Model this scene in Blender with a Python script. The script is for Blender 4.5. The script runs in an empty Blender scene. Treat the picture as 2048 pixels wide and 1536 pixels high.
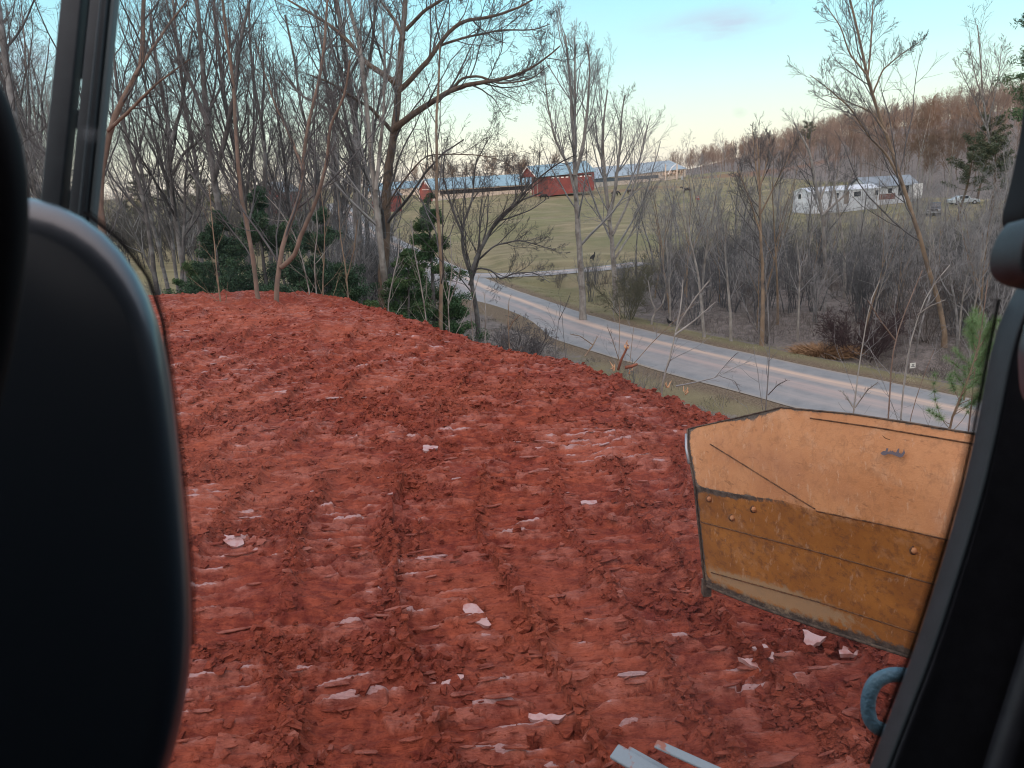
import bpy, math, random
import numpy as np
from mathutils import Vector, Matrix

# ------------------------------------------------------------------ camera
sc = bpy.context.scene
COL = sc.collection
W0, H0, FPX = 2048.0, 1536.0, 1500.0
CZ = 3.1
PITCH, ROLL = math.radians(15.5), math.radians(3.0)
cd = bpy.data.cameras.new('camera')
cd.sensor_width = 36.0
cd.lens = 36.0 * FPX / W0
cd.clip_start = 0.02
cd.clip_end = 9000
cd.dof.use_dof = True
cd.dof.focus_distance = 12.0
cd.dof.aperture_fstop = 10.0
cam = bpy.data.objects.new('camera', cd)
COL.objects.link(cam)
cam.matrix_world = Matrix.Translation((0, 0, CZ)) @ Matrix.Rotation(math.radians(90) - PITCH, 4, 'X') @ Matrix.Rotation(-ROLL, 4, 'Z')
sc.camera = cam
MW = np.array(cam.matrix_world)
RM, CP = MW[:3, :3], MW[:3, 3]

# ------------------------------------------------------------------ sky and sun
SUN_EL, SUN_AZ = math.radians(5.0), math.atan2(-0.30, -1.0)
w = bpy.data.worlds.new('World')
sc.world = w
w.use_nodes = True
nt = w.node_tree
nt.nodes.clear()
N = nt.nodes.new
L = nt.links.new
tc = N('ShaderNodeTexCoord')
sep = N('ShaderNodeSeparateXYZ'); L(tc.outputs['Generated'], sep.inputs[0])
sky = N('ShaderNodeTexSky'); sky.sky_type = 'NISHITA'; sky.sun_disc = False
sky.sun_elevation = SUN_EL; sky.sun_rotation = SUN_AZ
sky.air_density = 1.0; sky.dust_density = 1.5; sky.ozone_density = 1.0
ramp = N('ShaderNodeValToRGB')
L(sep.outputs['Z'], ramp.inputs[0])
cr = ramp.color_ramp
cr.elements[0].position = 0.0; cr.elements[0].color = (0.84, 0.76, 0.66, 1)
cr.elements[1].position = 1.0; cr.elements[1].color = (0.22, 0.38, 0.60, 1)
for p, c in ((0.03, (0.84, 0.83, 0.70)), (0.07, (0.70, 0.86, 0.76)), (0.13, (0.50, 0.83, 0.87)), (0.24, (0.29, 0.67, 0.84)), (0.45, (0.22, 0.46, 0.68))):
    e = cr.elements.new(p); e.color = (*c, 1)
# thin clouds: stretched noise in a few bands of the sky
mp = N('ShaderNodeMapping'); mp.inputs['Scale'].default_value = (2.2, 2.2, 11.0); mp.inputs['Rotation'].default_value = (0, math.radians(8), 0)
L(tc.outputs['Generated'], mp.inputs[0])
nz = N('ShaderNodeTexNoise'); nz.inputs['Scale'].default_value = 2.6; nz.inputs['Detail'].default_value = 7; nz.inputs['Roughness'].default_value = 0.62
L(mp.outputs[0], nz.inputs[0])
def math_node(op, a, b=None, c=None, clamp=False):
    m = N('ShaderNodeMath'); m.operation = op; m.use_clamp = clamp
    for i, v in enumerate((a, b, c)):
        if v is None: continue
        if isinstance(v, (int, float)): m.inputs[i].default_value = v
        else: L(v, m.inputs[i])
    return m.outputs[0]
def blob(px, py, rad, amp):
    d = RM @ np.array([(px - W0 / 2) / FPX, (H0 / 2 - py) / FPX, -1.0]); d = d / np.linalg.norm(d)
    s = N('ShaderNodeVectorMath'); s.operation = 'SUBTRACT'; L(tc.outputs['Generated'], s.inputs[0]); s.inputs[1].default_value = d
    m = N('ShaderNodeVectorMath'); m.operation = 'MULTIPLY'; L(s.outputs[0], m.inputs[0]); m.inputs[1].default_value = (1, 1, 3.2)
    l = N('ShaderNodeVectorMath'); l.operation = 'LENGTH'; L(m.outputs[0], l.inputs[0])
    f = math_node('SUBTRACT', 1.0, math_node('DIVIDE', l.outputs['Value'], rad), clamp=True)
    return math_node('MULTIPLY', f, amp)
bl = math_node('ADD', blob(1465, 48, 0.085, 1.2), blob(1350, 70, 0.10, 0.5))
bl = math_node('ADD', bl, blob(60, 150, 0.22, 0.9))
bl = math_node('ADD', bl, blob(1120, 30, 0.07, 0.5))
cm = math_node('MULTIPLY', math_node('MULTIPLY', math_node('SUBTRACT', nz.outputs[0], 0.40, clamp=True), 4.0, clamp=True), bl, clamp=True)
mixc = N('ShaderNodeMixRGB'); L(cm, mixc.inputs[0]); L(ramp.outputs[0], mixc.inputs[1]); mixc.inputs[2].default_value = (0.44, 0.56, 0.70, 1)
SKYK = 9.7
sc1 = N('ShaderNodeVectorMath'); sc1.operation = 'SCALE'; L(mixc.outputs[0], sc1.inputs[0]); sc1.inputs['Scale'].default_value = SKYK
# glow of the low sun behind the camera: the Nishita sky adds it
sc2 = N('ShaderNodeVectorMath'); sc2.operation = 'SCALE'; L(sky.outputs[0], sc2.inputs[0]); sc2.inputs['Scale'].default_value = 0.35
# warm glow added to the sky, high behind the camera, to brighten the clay
dt = N('ShaderNodeVectorMath'); dt.operation = 'DOT_PRODUCT'; L(tc.outputs['Generated'], dt.inputs[0]); dt.inputs[1].default_value = (math.sin(SUN_AZ) * 0.55, math.cos(SUN_AZ) * 0.55, 0.83)
gl = math_node('POWER', math_node('MAXIMUM', math_node('ADD', math_node('MULTIPLY', dt.outputs['Value'], 0.8), 0.2), 0.0), 1.6)
sc3 = N('ShaderNodeVectorMath'); sc3.operation = 'SCALE'; sc3.inputs[0].default_value = (15.5, 11.2, 8.8); L(gl, sc3.inputs['Scale'])
ad0 = N('ShaderNodeVectorMath'); ad0.operation = 'ADD'; L(sc1.outputs[0], ad0.inputs[0]); L(sc3.outputs[0], ad0.inputs[1]); sc1 = ad0
add = N('ShaderNodeVectorMath'); add.operation = 'ADD'; L(sc1.outputs[0], add.inputs[0]); L(sc2.outputs[0], add.inputs[1])
bg = N('ShaderNodeBackground'); L(add.outputs[0], bg.inputs[0]); bg.inputs[1].default_value = 0.1
wo = N('ShaderNodeOutputWorld'); L(bg.outputs[0], wo.inputs[0])

SV = Vector((math.sin(SUN_AZ) * math.cos(SUN_EL), math.cos(SUN_AZ) * math.cos(SUN_EL), math.sin(SUN_EL)))
sl = bpy.data.lights.new('sun', 'SUN'); sl.energy = 1.5; sl.angle = math.radians(0.6); sl.color = (1.0, 0.60, 0.42)
so = bpy.data.objects.new('sun', sl); COL.objects.link(so); so.rotation_euler = SV.to_track_quat('Z', 'Y').to_euler()
so.location = (0, -20, 60)
sc.view_settings.view_transform = 'Standard'; sc.view_settings.look = 'None'; sc.view_settings.gamma = 1.0
sc.view_settings.exposure = 0.25
sc.view_settings.use_curve_mapping = False
sc.cycles.max_bounces = 5; sc.cycles.diffuse_bounces = 2; sc.cycles.glossy_bounces = 2
sc.cycles.transparent_max_bounces = 12; sc.cycles.transmission_bounces = 2
sc.cycles.pixel_filter_type = 'BLACKMAN_HARRIS'; sc.cycles.filter_width = 1.05
sc.cycles.caustics_reflective = False; sc.cycles.caustics_refractive = False

# ------------------------------------------------------------------ helpers
def ray(px, py):
    d = RM @ np.array([(px - W0 / 2) / FPX, (H0 / 2 - py) / FPX, -1.0])
    return d
def P(px, py, y):
    """point at world depth y seen at pixel px, py"""
    d = ray(px, py); return CP + d * (y / d[1])
def PZ(px, py, z=0.0):
    d = ray(px, py); return CP + d * ((z - CZ) / d[2])
def PD(px, py, dist):
    d = ray(px, py); return CP + d * dist

def resample(p, n):
    p = np.array(p); d = np.concatenate([[0], np.cumsum(np.linalg.norm(np.diff(p, axis=0), axis=1))])
    t = np.linspace(0, d[-1], n); return np.stack([np.interp(t, d, p[:, k]) for k in range(p.shape[1])], 1)
def smooth_line(p, it=6):
    p = p.copy()
    for _ in range(it): p[1:-1] = (p[:-2] + 2 * p[1:-1] + p[2:]) / 4
    return p

def sm(a, b, x):
    t = np.clip((x - a) / (b - a), 0, 1); return t * t * (3 - 2 * t)
def _h(ix, iy, s):
    n = (ix.astype(np.int64) * 374761393 + iy.astype(np.int64) * 668265263 + s * 1442695041) & 0xffffffff
    n = ((n ^ (n >> 13)) * 1274126177) & 0xffffffff
    n = (n ^ (n >> 16)) & 0xffffffff
    return n / 4294967295.0
def vnoise(x, y, s=0):
    ix, iy = np.floor(x), np.floor(y); fx, fy = x - ix, y - iy
    fx = fx * fx * (3 - 2 * fx); fy = fy * fy * (3 - 2 * fy)
    a, b, c, d = _h(ix, iy, s), _h(ix + 1, iy, s), _h(ix, iy + 1, s), _h(ix + 1, iy + 1, s)
    return (a + (b - a) * fx) * (1 - fy) + (c + (d - c) * fx) * fy
def fbm(x, y, s=0, o=4, g=0.5):
    r = 0; a = 1; t = 0
    for i in range(o):
        r = r + a * vnoise(x * 2 ** i, y * 2 ** i, s + i * 17); t += a; a *= g
    return r / t * 2 - 1
def cell(x, y, s=0):
    """F1, F2 distances and the cell's own random value"""
    ix, iy = np.floor(x), np.floor(y)
    f1 = np.full(x.shape, 9.0); f2 = np.full(x.shape, 9.0); v = np.zeros(x.shape)
    for dx in (-1, 0, 1):
        for dy in (-1, 0, 1):
            cx, cy = ix + dx, iy + dy
            d = np.hypot(cx + _h(cx, cy, s) - x, cy + _h(cx, cy, s + 5) - y)
            n = d < f1
            f2 = np.where(n, f1, np.minimum(f2, d)); v = np.where(n, _h(cx, cy, s + 9), v); f1 = np.where(n, d, f1)
    return f1, f2, v

def mesh_np(name, verts, quads, mat, parent=None, smooth=False, attrs=None, uv=None):
    verts = np.asarray(verts, np.float32).reshape(-1, 3); quads = np.asarray(quads, np.int32)
    k = quads.shape[1]
    me = bpy.data.meshes.new(name)
    me.vertices.add(len(verts)); me.vertices.foreach_set('co', verts.ravel())
    me.loops.add(quads.size); me.loops.foreach_set('vertex_index', quads.ravel())
    me.polygons.add(len(quads))
    me.polygons.foreach_set('loop_start', np.arange(0, quads.size, k, dtype=np.int32))
    me.polygons.foreach_set('use_smooth', np.full(len(quads), smooth, bool))
    if attrs:
        for an, av in attrs.items():
            a = me.attributes.new(an, 'FLOAT', 'POINT'); a.data.foreach_set('value', np.asarray(av, np.float32).ravel())
    if uv is not None:
        u = me.uv_layers.new(name='UVMap'); u.data.foreach_set('uv', np.asarray(uv, np.float32)[quads.ravel()].ravel())
    me.update(calc_edges=True)
    if mat: me.materials.append(mat)
    o = bpy.data.objects.new(name, me); COL.objects.link(o)
    if parent: o.parent = parent
    return o
def mesh_py(name, verts, faces, mat, parent=None, smooth=False, bevel=0.0):
    me = bpy.data.meshes.new(name); me.from_pydata([tuple(map(float, v)) for v in verts], [], faces); me.update()
    if smooth: me.polygons.foreach_set('use_smooth', [True] * len(me.polygons))
    if mat: me.materials.append(mat)
    o = bpy.data.objects.new(name, me); COL.objects.link(o)
    if parent: o.parent = parent
    if bevel:
        b = o.modifiers.new('bevel', 'BEVEL'); b.width = bevel; b.segments = 2; b.limit_method = 'ANGLE'
    return o
def join(parts):
    """list of (verts, quads) -> one (verts, quads)"""
    vs, qs, n = [], [], 0
    for v, q in parts:
        v = np.asarray(v, float).reshape(-1, 3); q = np.asarray(q)
        vs.append(v); qs.append(q + n); n += len(v)
    return np.concatenate(vs), np.concatenate(qs)
def box(c, s, ax=None):
    """box with centre c, size s, optional 3 axis rows"""
    q = np.array([[-1, -1, -1], [1, -1, -1], [1, 1, -1], [-1, 1, -1], [-1, -1, 1], [1, -1, 1], [1, 1, 1], [-1, 1, 1]]) * 0.5 * np.array(s)
    if ax is not None: q = q @ np.array(ax)
    f = np.array([[0, 3, 2, 1], [4, 5, 6, 7], [0, 1, 5, 4], [1, 2, 6, 5], [2, 3, 7, 6], [3, 0, 4, 7]])
    return q + np.array(c), f
def norm(v): return v / np.maximum(np.linalg.norm(v, axis=-1, keepdims=True), 1e-9)
def tubes(pts, rad, sides):
    """pts (N,m,3), rad (N,m) -> verts, quads (open tubes, tips taper)"""
    pts = np.asarray(pts, float); rad = np.asarray(rad, float)
    n, m, _ = pts.shape
    t = np.empty_like(pts); t[:, 1:-1] = pts[:, 2:] - pts[:, :-2]; t[:, 0] = pts[:, 1] - pts[:, 0]; t[:, -1] = pts[:, -1] - pts[:, -2]
    t = norm(t)
    ref = np.where(np.abs(t[:, :1, 2:3]) > 0.8, np.array([1.0, 0, 0]), np.array([0, 0, 1.0])) * np.ones((n, m, 1))
    u = norm(np.cross(t, ref)); v = np.cross(t, u)
    a = np.arange(sides) * 2 * math.pi / sides
    ring = pts[:, :, None, :] + rad[:, :, None, None] * (np.cos(a)[:, None] * u[:, :, None, :] + np.sin(a)[:, None] * v[:, :, None, :])
    base = (np.arange(n) * m * sides)[:, None, None] + (np.arange(m - 1) * sides)[None, :, None]
    k = np.arange(sides)[None, None, :]; k2 = (k + 1) % sides
    q = np.stack([base + k, base + k2, base + sides + k2, base + sides + k], -1).reshape(-1, 4)
    return ring.reshape(-1, 3), q
def capped(pts, rad, sides=8):
    """one tube with shut ends"""
    pts = np.asarray(pts, float); rad = np.broadcast_to(np.asarray(rad, float), (len(pts),)).copy()
    pts = np.concatenate([pts[:1], pts, pts[-1:]]); rad = np.concatenate([[1e-4], rad, [1e-4]])
    d0 = norm(pts[2] - pts[1]) * 1e-3; d1 = norm(pts[-2] - pts[-3]) * 1e-3
    pts[0] -= d0; pts[-1] += d1
    return tubes(pts[None], rad[None], sides)

def empty(name, loc=(0, 0, 0), rz=0.0):
    o = bpy.data.objects.new(name, None); COL.objects.link(o); o.location = loc; o.rotation_euler = (0, 0, rz); o.empty_display_size = 0.2
    return o
def tag(o, label=None, cat=None, group=None, kind=None):
    if label: o['label'] = label
    if cat: o['category'] = cat
    if group: o['group'] = group
    if kind: o['kind'] = kind
    return o
def copy_tree(o, loc, rz=0.0, s=1.0, label=None, group=None):
    c = o.copy(); COL.objects.link(c); c.location = loc; c.rotation_euler = (0, 0, rz); c.scale = (s, s, s) if isinstance(s, (int, float)) else s
    if label: c['label'] = label
    if group: c['group'] = group
    for ch in o.children:
        d = ch.copy(); COL.objects.link(d); d.parent = c
        for g in ch.children:
            e = g.copy(); COL.objects.link(e); e.parent = d
    return c

# ------------------------------------------------------------------ materials
def mat(name, col=(0.5, 0.5, 0.5), rough=0.7, col2=None, scale=8.0, bump=0.0, bscale=30.0, spec=0.3, metal=0.0, coat=0.0, coords='Object', detail=5, lo=0.35, hi=0.65):
    m = bpy.data.materials.new(name); m.use_nodes = True
    t = m.node_tree; b = t.nodes['Principled BSDF']
    b.inputs['Base Color'].default_value = (*col, 1); b.inputs['Roughness'].default_value = rough
    b.inputs['Specular IOR Level'].default_value = spec; b.inputs['Metallic'].default_value = metal
    b.inputs['Coat Weight'].default_value = coat
    c = t.nodes.new('ShaderNodeTexCoord')
    if col2 is not None:
        n = t.nodes.new('ShaderNodeTexNoise'); n.inputs['Scale'].default_value = scale; n.inputs['Detail'].default_value = detail
        t.links.new(c.outputs[coords], n.inputs[0])
        r = t.nodes.new('ShaderNodeValToRGB'); r.color_ramp.elements[0].position = lo; r.color_ramp.elements[1].position = hi
        r.color_ramp.elements[0].color = (*col, 1); r.color_ramp.elements[1].color = (*col2, 1)
        t.links.new(n.outputs[0], r.inputs[0]); t.links.new(r.outputs[0], b.inputs['Base Color'])
    if bump:
        n2 = t.nodes.new('ShaderNodeTexNoise'); n2.inputs['Scale'].default_value = bscale; n2.inputs['Detail'].default_value = 4
        t.links.new(c.outputs[coords], n2.inputs[0])
        bp = t.nodes.new('ShaderNodeBump'); bp.inputs['Strength'].default_value = bump; bp.inputs['Distance'].default_value = 0.02
        t.links.new(n2.outputs[0], bp.inputs['Height']); t.links.new(bp.outputs[0], b.inputs['Normal'])
    return m
class NT:
    """small node helper for the longer materials"""
    def __init__(s, name):
        s.m = bpy.data.materials.new(name); s.m.use_nodes = True; s.t = s.m.node_tree; s.b = s.t.nodes['Principled BSDF']
        s.tc = s.t.nodes.new('ShaderNodeTexCoord')
    def link(s, a, b): s.t.links.new(a, b)
    def noise(s, scale, detail=5, rough=0.5, vec=None, stretch=None):
        n = s.t.nodes.new('ShaderNodeTexNoise'); n.inputs['Scale'].default_value = scale; n.inputs['Detail'].default_value = detail; n.inputs['Roughness'].default_value = rough
        v = vec or s.tc.outputs['Object']
        if stretch:
            mp = s.t.nodes.new('ShaderNodeMapping'); mp.inputs['Scale'].default_value = stretch; s.link(v, mp.inputs[0]); v = mp.outputs[0]
        s.link(v, n.inputs[0]); return n.outputs[0]
    def step(s, x, a, b):
        r = s.t.nodes.new('ShaderNodeMapRange'); s.link(x, r.inputs[0]); r.inputs[1].default_value = a; r.inputs[2].default_value = b; r.clamp = True; return r.outputs[0]
    def mix(s, f, a, b):
        n = s.t.nodes.new('ShaderNodeMixRGB')
        for i, v in enumerate((f, a, b)):
            if isinstance(v, (int, float)): n.inputs[i].default_value = v
            elif isinstance(v, tuple): n.inputs[i].default_value = (*v, 1)
            else: s.link(v, n.inputs[i])
        return n.outputs[0]
    def math(s, op, a, b=0.0, clamp=False):
        n = s.t.nodes.new('ShaderNodeMath'); n.operation = op; n.use_clamp = clamp
        for i, v in enumerate((a, b)):
            if isinstance(v, (int, float)): n.inputs[i].default_value = v
            else: s.link(v, n.inputs[i])
        return n.outputs[0]
    def attr(s, name):
        n = s.t.nodes.new('ShaderNodeAttribute'); n.attribute_name = name; return n.outputs['Fac']
    def sep(s, v):
        n = s.t.nodes.new('ShaderNodeSeparateXYZ'); s.link(v, n.inputs[0]); return n.outputs
    def bump(s, h, strength=0.5, dist=0.02):
        n = s.t.nodes.new('ShaderNodeBump'); n.inputs['Strength'].default_value = strength; n.inputs['Distance'].default_value = dist
        s.link(h, n.inputs['Height']); s.link(n.outputs[0], s.b.inputs['Normal']); return n.outputs[0]
    def set(s, k, v):
        if isinstance(v, (int, float)): s.b.inputs[k].default_value = v
        elif isinstance(v, tuple): s.b.inputs[k].default_value = (*v, 1)
        else: s.link(v, s.b.inputs[k])
# ------------------------------------------------------------------ terrain
ROADZ = -5.4
# road edges read off the ground plane
far_px = [(700, 425), (770, 470), (850, 508), (905, 532), (960, 553), (1050, 590), (1120, 620), (1240, 650), (1400, 690), (1540, 715), (1700, 752), (1960, 808), (2200, 868)]
near_px = [(650, 425), (690, 470), (760, 515), (830, 550), (905, 592), (985, 640), (1075, 680), (1190, 713), (1300, 749), (1400, 775), (1530, 806), (1690, 836), (1950, 878), (2200, 950)]
_fe = smooth_line(resample([PZ(x, y, ROADZ)[:2] for x, y in far_px], 90), 20)
_ne = smooth_line(resample([PZ(x, y, ROADZ)[:2] for x, y in near_px], 90), 20)
RC = (_fe + _ne) / 2
_last = RC[-1] + (RC[-1] - RC[-4]) / 3 * np.arange(1, 25)[:, None]
RC = np.concatenate([RC, _last])
_t = norm(np.gradient(RC, axis=0))
RHW = np.concatenate([np.clip(np.linalg.norm(_fe - _ne, axis=1) / 2, 2.4, 3.3), np.full(24, 2.9)])
RHW = np.convolve(np.pad(RHW, 8, mode='edge'), np.ones(17) / 17, mode='valid')
DC = smooth_line(resample([PZ(x, y, ROADZ)[:2] for x, y in [(925, 552), (1000, 552), (1090, 548), (1197, 539), (1290, 527)]], 50), 4)
def dist_line(x, y, line):
    best = np.full(x.shape, 1e9)
    for a, b in zip(line[:-1], line[1:]):
        ab = b - a; l2 = float(ab @ ab) + 1e-9
        t = np.clip(((x - a[0]) * ab[0] + (y - a[1]) * ab[1]) / l2, 0, 1)
        best = np.minimum(best, np.hypot(x - a[0] - t * ab[0], y - a[1] - t * ab[1]))
    return best
edge_px = [(320, 575), (480, 574), (640, 580), (700, 594), (760, 612), (860, 641), (1000, 680), (1170, 716), (1300, 766), (1370, 792), (1510, 823), (1700, 900), (1960, 1010)]
PAD = [PZ(x, y, 0)[:2] for x, y in edge_px]
PAD = np.array([[-26, 15], [-19, 19.5]] + [list(p) for p in PAD] + [[PAD[-1][0] + 1.5, PAD[-1][1] - 5], [6.5, -9], [-26, -9]])
def pad_sd(x, y):
    d = dist_line(x, y, np.concatenate([PAD, PAD[:1]])); ins = np.zeros(x.shape, bool)
    n = len(PAD); j = n - 1
    for i in range(n):
        xi, yi = PAD[i]; xj, yj = PAD[j]
        c = ((yi > y) != (yj > y)) & (x < (xj - xi) * (y - yi) / (yj - yi + 1e-12) + xi)
        ins ^= c; j = i
    return np.where(ins, d, -d)

def TH(x, y, rd=None):
    x = np.asarray(x, float); y = np.asarray(y, float)
    z = np.interp(y, [-400, 0, 62, 100, 145, 250, 320, 420, 900, 2500, 6000], [ROADZ, ROADZ, ROADZ, -5.3, -4.9, -2.5, -1.8, -3.5, -8, -12, -40])
    # rise of the farm towards the east, wooded hill on the east side
    z = z + 2.2 * sm(20, 110, x) * sm(180, 290, y) * (1 - sm(420, 700, y))
    hill = 18 * sm(84, 215, x) * sm(30, 150, y) * (1 - sm(470, 800, y)) + 7 * sm(200, 420, x) * (1 - sm(500, 900, y))
    z = z + hill
    # bank under the near woods
    z = z + 3.4 * (1 - sm(-9, 3, x)) * (1 - sm(24, 58, y)) * sm(-60, -10, y + 30)
    # long ridge behind the camera which keeps the low sun off the valley
    rz = 33 + 5 * np.sin(x * 0.012) + 4 * np.sin(x * 0.031 + 1.3)
    z = z + (rz + 5) * np.exp(-((y + 150) / 52.0) ** 2) * (1 - sm(600, 1000, np.abs(x)))
    # distant low ridges
    z = z + 9 * sm(700, 1500, y) * (fbm(x / 500, y / 700, 3) * 0.5 + 0.6)
    if rd is None: rd = np.minimum(dist_line(x, y, RC[::3]), dist_line(x, y, DC[::4]))
    k = sm(4.5, 16, rd)
    z = z + k * (0.9 * fbm(x / 22, y / 22, 11) + 0.25 * fbm(x / 4, y / 4, 12) * np.where(y < 90, 1, 0.3))
    # ditch and small verge hump beside the road
    z = z - 0.45 * np.exp(-((rd - 6.2) / 1.6) ** 2)
    return z
def Tz(x, y): return float(TH(np.array([x]), np.array([y]))[0])
def G(px, py):
    """where the sight line of a pixel meets the ground"""
    d = ray(px, py); t = np.concatenate([np.linspace(4, 120, 700), np.linspace(120, 900, 900)])
    p = CP + d * t[:, None]
    h = TH(p[:, 0], p[:, 1]); i = np.argmax(p[:, 2] < h)
    return p[i] if (p[:, 2] < h).any() else p[-1]

def axis(segs):
    out = [segs[0][0]]
    for a, b, st in segs:
        n = max(1, int(round((b - a) / st))); out += list(np.linspace(a, b, n + 1)[1:])
    return np.array(out)
gx = axis([(-5000, -1000, 400), (-1000, -300, 50), (-300, -60, 6), (-60, -25, 1.2), (-25, 45, 0.35), (45, 130, 1.5), (130, 400, 8), (400, 1000, 50), (1000, 5000, 400)])
gy = axis([(-1500, -400, 100), (-400, -20, 10), (-20, 8, 1.5), (8, 75, 0.35), (75, 160, 1.5), (160, 420, 5), (420, 1000, 30), (1000, 6000, 300)])
GX, GY = np.meshgrid(gx, gy)
fx, fy = GX.ravel(), GY.ravel()
rdr = dist_line(fx, fy, RC[::2]); rdd = dist_line(fx, fy, DC[::4])
rd = np.minimum(rdr, rdd)
fz = TH(fx, fy, rd)
nx, ny = len(gx), len(gy)
iy, ix = np.meshgrid(np.arange(ny - 1), np.arange(nx - 1), indexing='ij')
q = np.stack([iy * nx + ix, iy * nx + ix + 1, (iy + 1) * nx + ix + 1, (iy + 1) * nx + ix], -1).reshape(-1, 4)
n1 = fbm(fx / 6, fy / 6, 31); n2 = fbm(fx / 30, fy / 30, 41)
# which side of the road: woods floor beyond it in the east, pasture beyond the creek brush
east = sm(6, 14, fx + 0.22 * (60 - fy)) * sm(4.0, 5.5, rd + n1 * 1.0) * (1 - sm(66, 80, fy + n1 * 4 + 0.2 * (fx - 30)))
west = (1 - sm(-2, 6, fx - 0.05 * fy)) * (1 - sm(44, 56, fy + n1 * 5))
hillw = sm(80, 92, fx + n2 * 8) * sm(60, 90, fy)
creek = sm(11, 14, fx + n1 * 2) * (1 - sm(1.5, 8, np.abs(fy - 57 - (fx - 20) * 0.2) + n1 * 3 - 3))
litter = np.clip(np.maximum.reduce([east, west * 0.9, hillw, creek * 0.9]) + 0.0, 0, 1)
shoulder = (1 - sm(0.25, 0.9, rdr - 2.9 + n1 * 0.25)) * (rdr > 0)
redsoil = np.clip(sm(0.0, 0.5, 1 - np.hypot((fx - 90) / 60, (fy - 275) / 12) + n2 * 0.4) + sm(0.2, 0.6, 1 - np.hypot((fx - 40) / 26, (fy - 232) / 4.5) + n1 * 0.3) * 0.9, 0, 1)

g = NT('ground')
pos = g.sep(g.tc.outputs['Object'])
na = g.noise(0.35, 6, 0.6); nb = g.noise(2.5, 6, 0.65); nc = g.noise(14, 5, 0.7); nd = g.noise(0.06, 3); ne = g.noise(0.25, 5, 0.6, stretch=(0.25, 1.2, 1))
grass = g.mix(g.step(na, 0.35, 0.65), (0.145, 0.130, 0.072), (0.23, 0.19, 0.12))
grass = g.mix(g.step(ne, 0.52, 0.68), grass, (0.29, 0.25, 0.15))
grass = g.mix(g.step(nd, 0.45, 0.62), grass, g.mix(0.5, grass, (0.13, 0.14, 0.06)))
grass = g.mix(g.math('MULTIPLY', g.step(nc, 0.45, 0.7), 0.4), grass, (0.27, 0.26, 0.17))
leaf = g.mix(g.step(nb, 0.35, 0.65), (0.095, 0.085, 0.082), (0.21, 0.19, 0.18))
leaf = g.mix(g.step(nc, 0.5, 0.68), leaf, (0.30, 0.26, 0.22))
col = g.mix(g.step(g.math('ADD', g.attr('litter'), g.math('MULTIPLY', g.math('SUBTRACT', nb, 0.5), 0.8)), 0.35, 0.65), grass, leaf)
col = g.mix(g.attr('shoulder'), col, g.mix(g.step(nc, 0.4, 0.6), (0.12, 0.085, 0.06), (0.21, 0.17, 0.12)))
col = g.mix(g.math('MULTIPLY', g.attr('redsoil'), g.step(nb, 0.3, 0.55)), col, (0.20, 0.12, 0.085))
g.set('Base Color', col); g.set('Roughness', 0.95); g.set('Specular IOR Level', 0.1)
g.bump(g.math('ADD', nc, g.math('MULTIPLY', g.noise(40, 3), 0.6)), 0.9, 0.05)
ground = mesh_np('ground', np.stack([fx, fy, fz], 1), q, g.m, smooth=True, attrs={'litter': litter, 'shoulder': shoulder, 'redsoil': redsoil})
tag(ground, 'rolling valley floor of winter pasture, leaf litter and road verge', None, None, 'structure')

# ------------------------------------------------------------------ road
def ribbon(name, line, hw, z, m, crown=0.05, k=13, dz=0.02):
    t = norm(np.gradient(line, axis=0)); nrm = np.stack([-t[:, 1], t[:, 0]], 1)
    u = np.linspace(-1, 1, k)
    wob = 0.08 * fbm(np.arange(len(line)) * 0.9, np.zeros(len(line)), 77)
    hw = np.asarray(hw) * np.ones(len(line)) + wob
    xy = line[:, None, :] + nrm[:, None, :] * (u[None, :, None] * hw[:, None, None])
    x, y = xy[..., 0].ravel(), xy[..., 1].ravel()
    zz = (TH(line[:, 0], line[:, 1], np.zeros(len(line)))[:, None] + dz + crown * (1 - u ** 2)[None, :]).ravel()
    d = np.concatenate([[0], np.cumsum(np.linalg.norm(np.diff(line, axis=0), axis=1))])
    uv = np.stack([np.tile((u + 1) / 2, len(line)), np.repeat(d, k)], 1)
    i, j = np.meshgrid(np.arange(len(line) - 1), np.arange(k - 1), indexing='ij')
    qq = np.stack([i * k + j, i * k + j + 1, (i + 1) * k + j + 1, (i + 1) * k + j], -1).reshape(-1, 4)
    o = mesh_np(name, np.stack([x, y, zz], 1), qq, m, smooth=True, uv=uv)
    return o
r = NT('asphalt')
uvn = r.sep(r.tc.outputs['UV'])
fine = r.noise(55, 4, 0.7); mid = r.noise(1.3, 5, 0.6); stre = r.noise(1.0, 5, 0.6, vec=r.tc.outputs['UV'], stretch=(16, 0.12, 1))
c = r.mix(r.step(mid, 0.35, 0.65), (0.165, 0.175, 0.185), (0.225, 0.23, 0.235))
c = r.mix(r.math('MULTIPLY', r.step(fine, 0.45, 0.75), 0.55), c, (0.34, 0.34, 0.34))
def band(c0, wd, amt, colr, c):
    d_ = r.math('ABSOLUTE', r.math('SUBTRACT', r.math('ADD', uvn[0], r.math('MULTIPLY', r.math('SUBTRACT', r.noise(0.08, 2, vec=r.tc.outputs['UV'], stretch=(0.0, 1, 1)), 0.5), 0.12)), c0))
    f = r.math('MULTIPLY', r.math('MULTIPLY', r.math('SUBTRACT', 1.0, r.math('DIVIDE', d_, wd), True), amt), r.math('ADD', r.step(stre, 0.3, 0.65), 0.25), True)
    return r.mix(f, c, colr)
c = band(0.69, 0.10, 1.1, (0.50, 0.37, 0.29), c)
c = band(0.45, 0.16, 0.8, (0.38, 0.30, 0.27), c)
c = band(0.22, 0.12, 0.5, (0.34, 0.30, 0.28), c)
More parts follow.
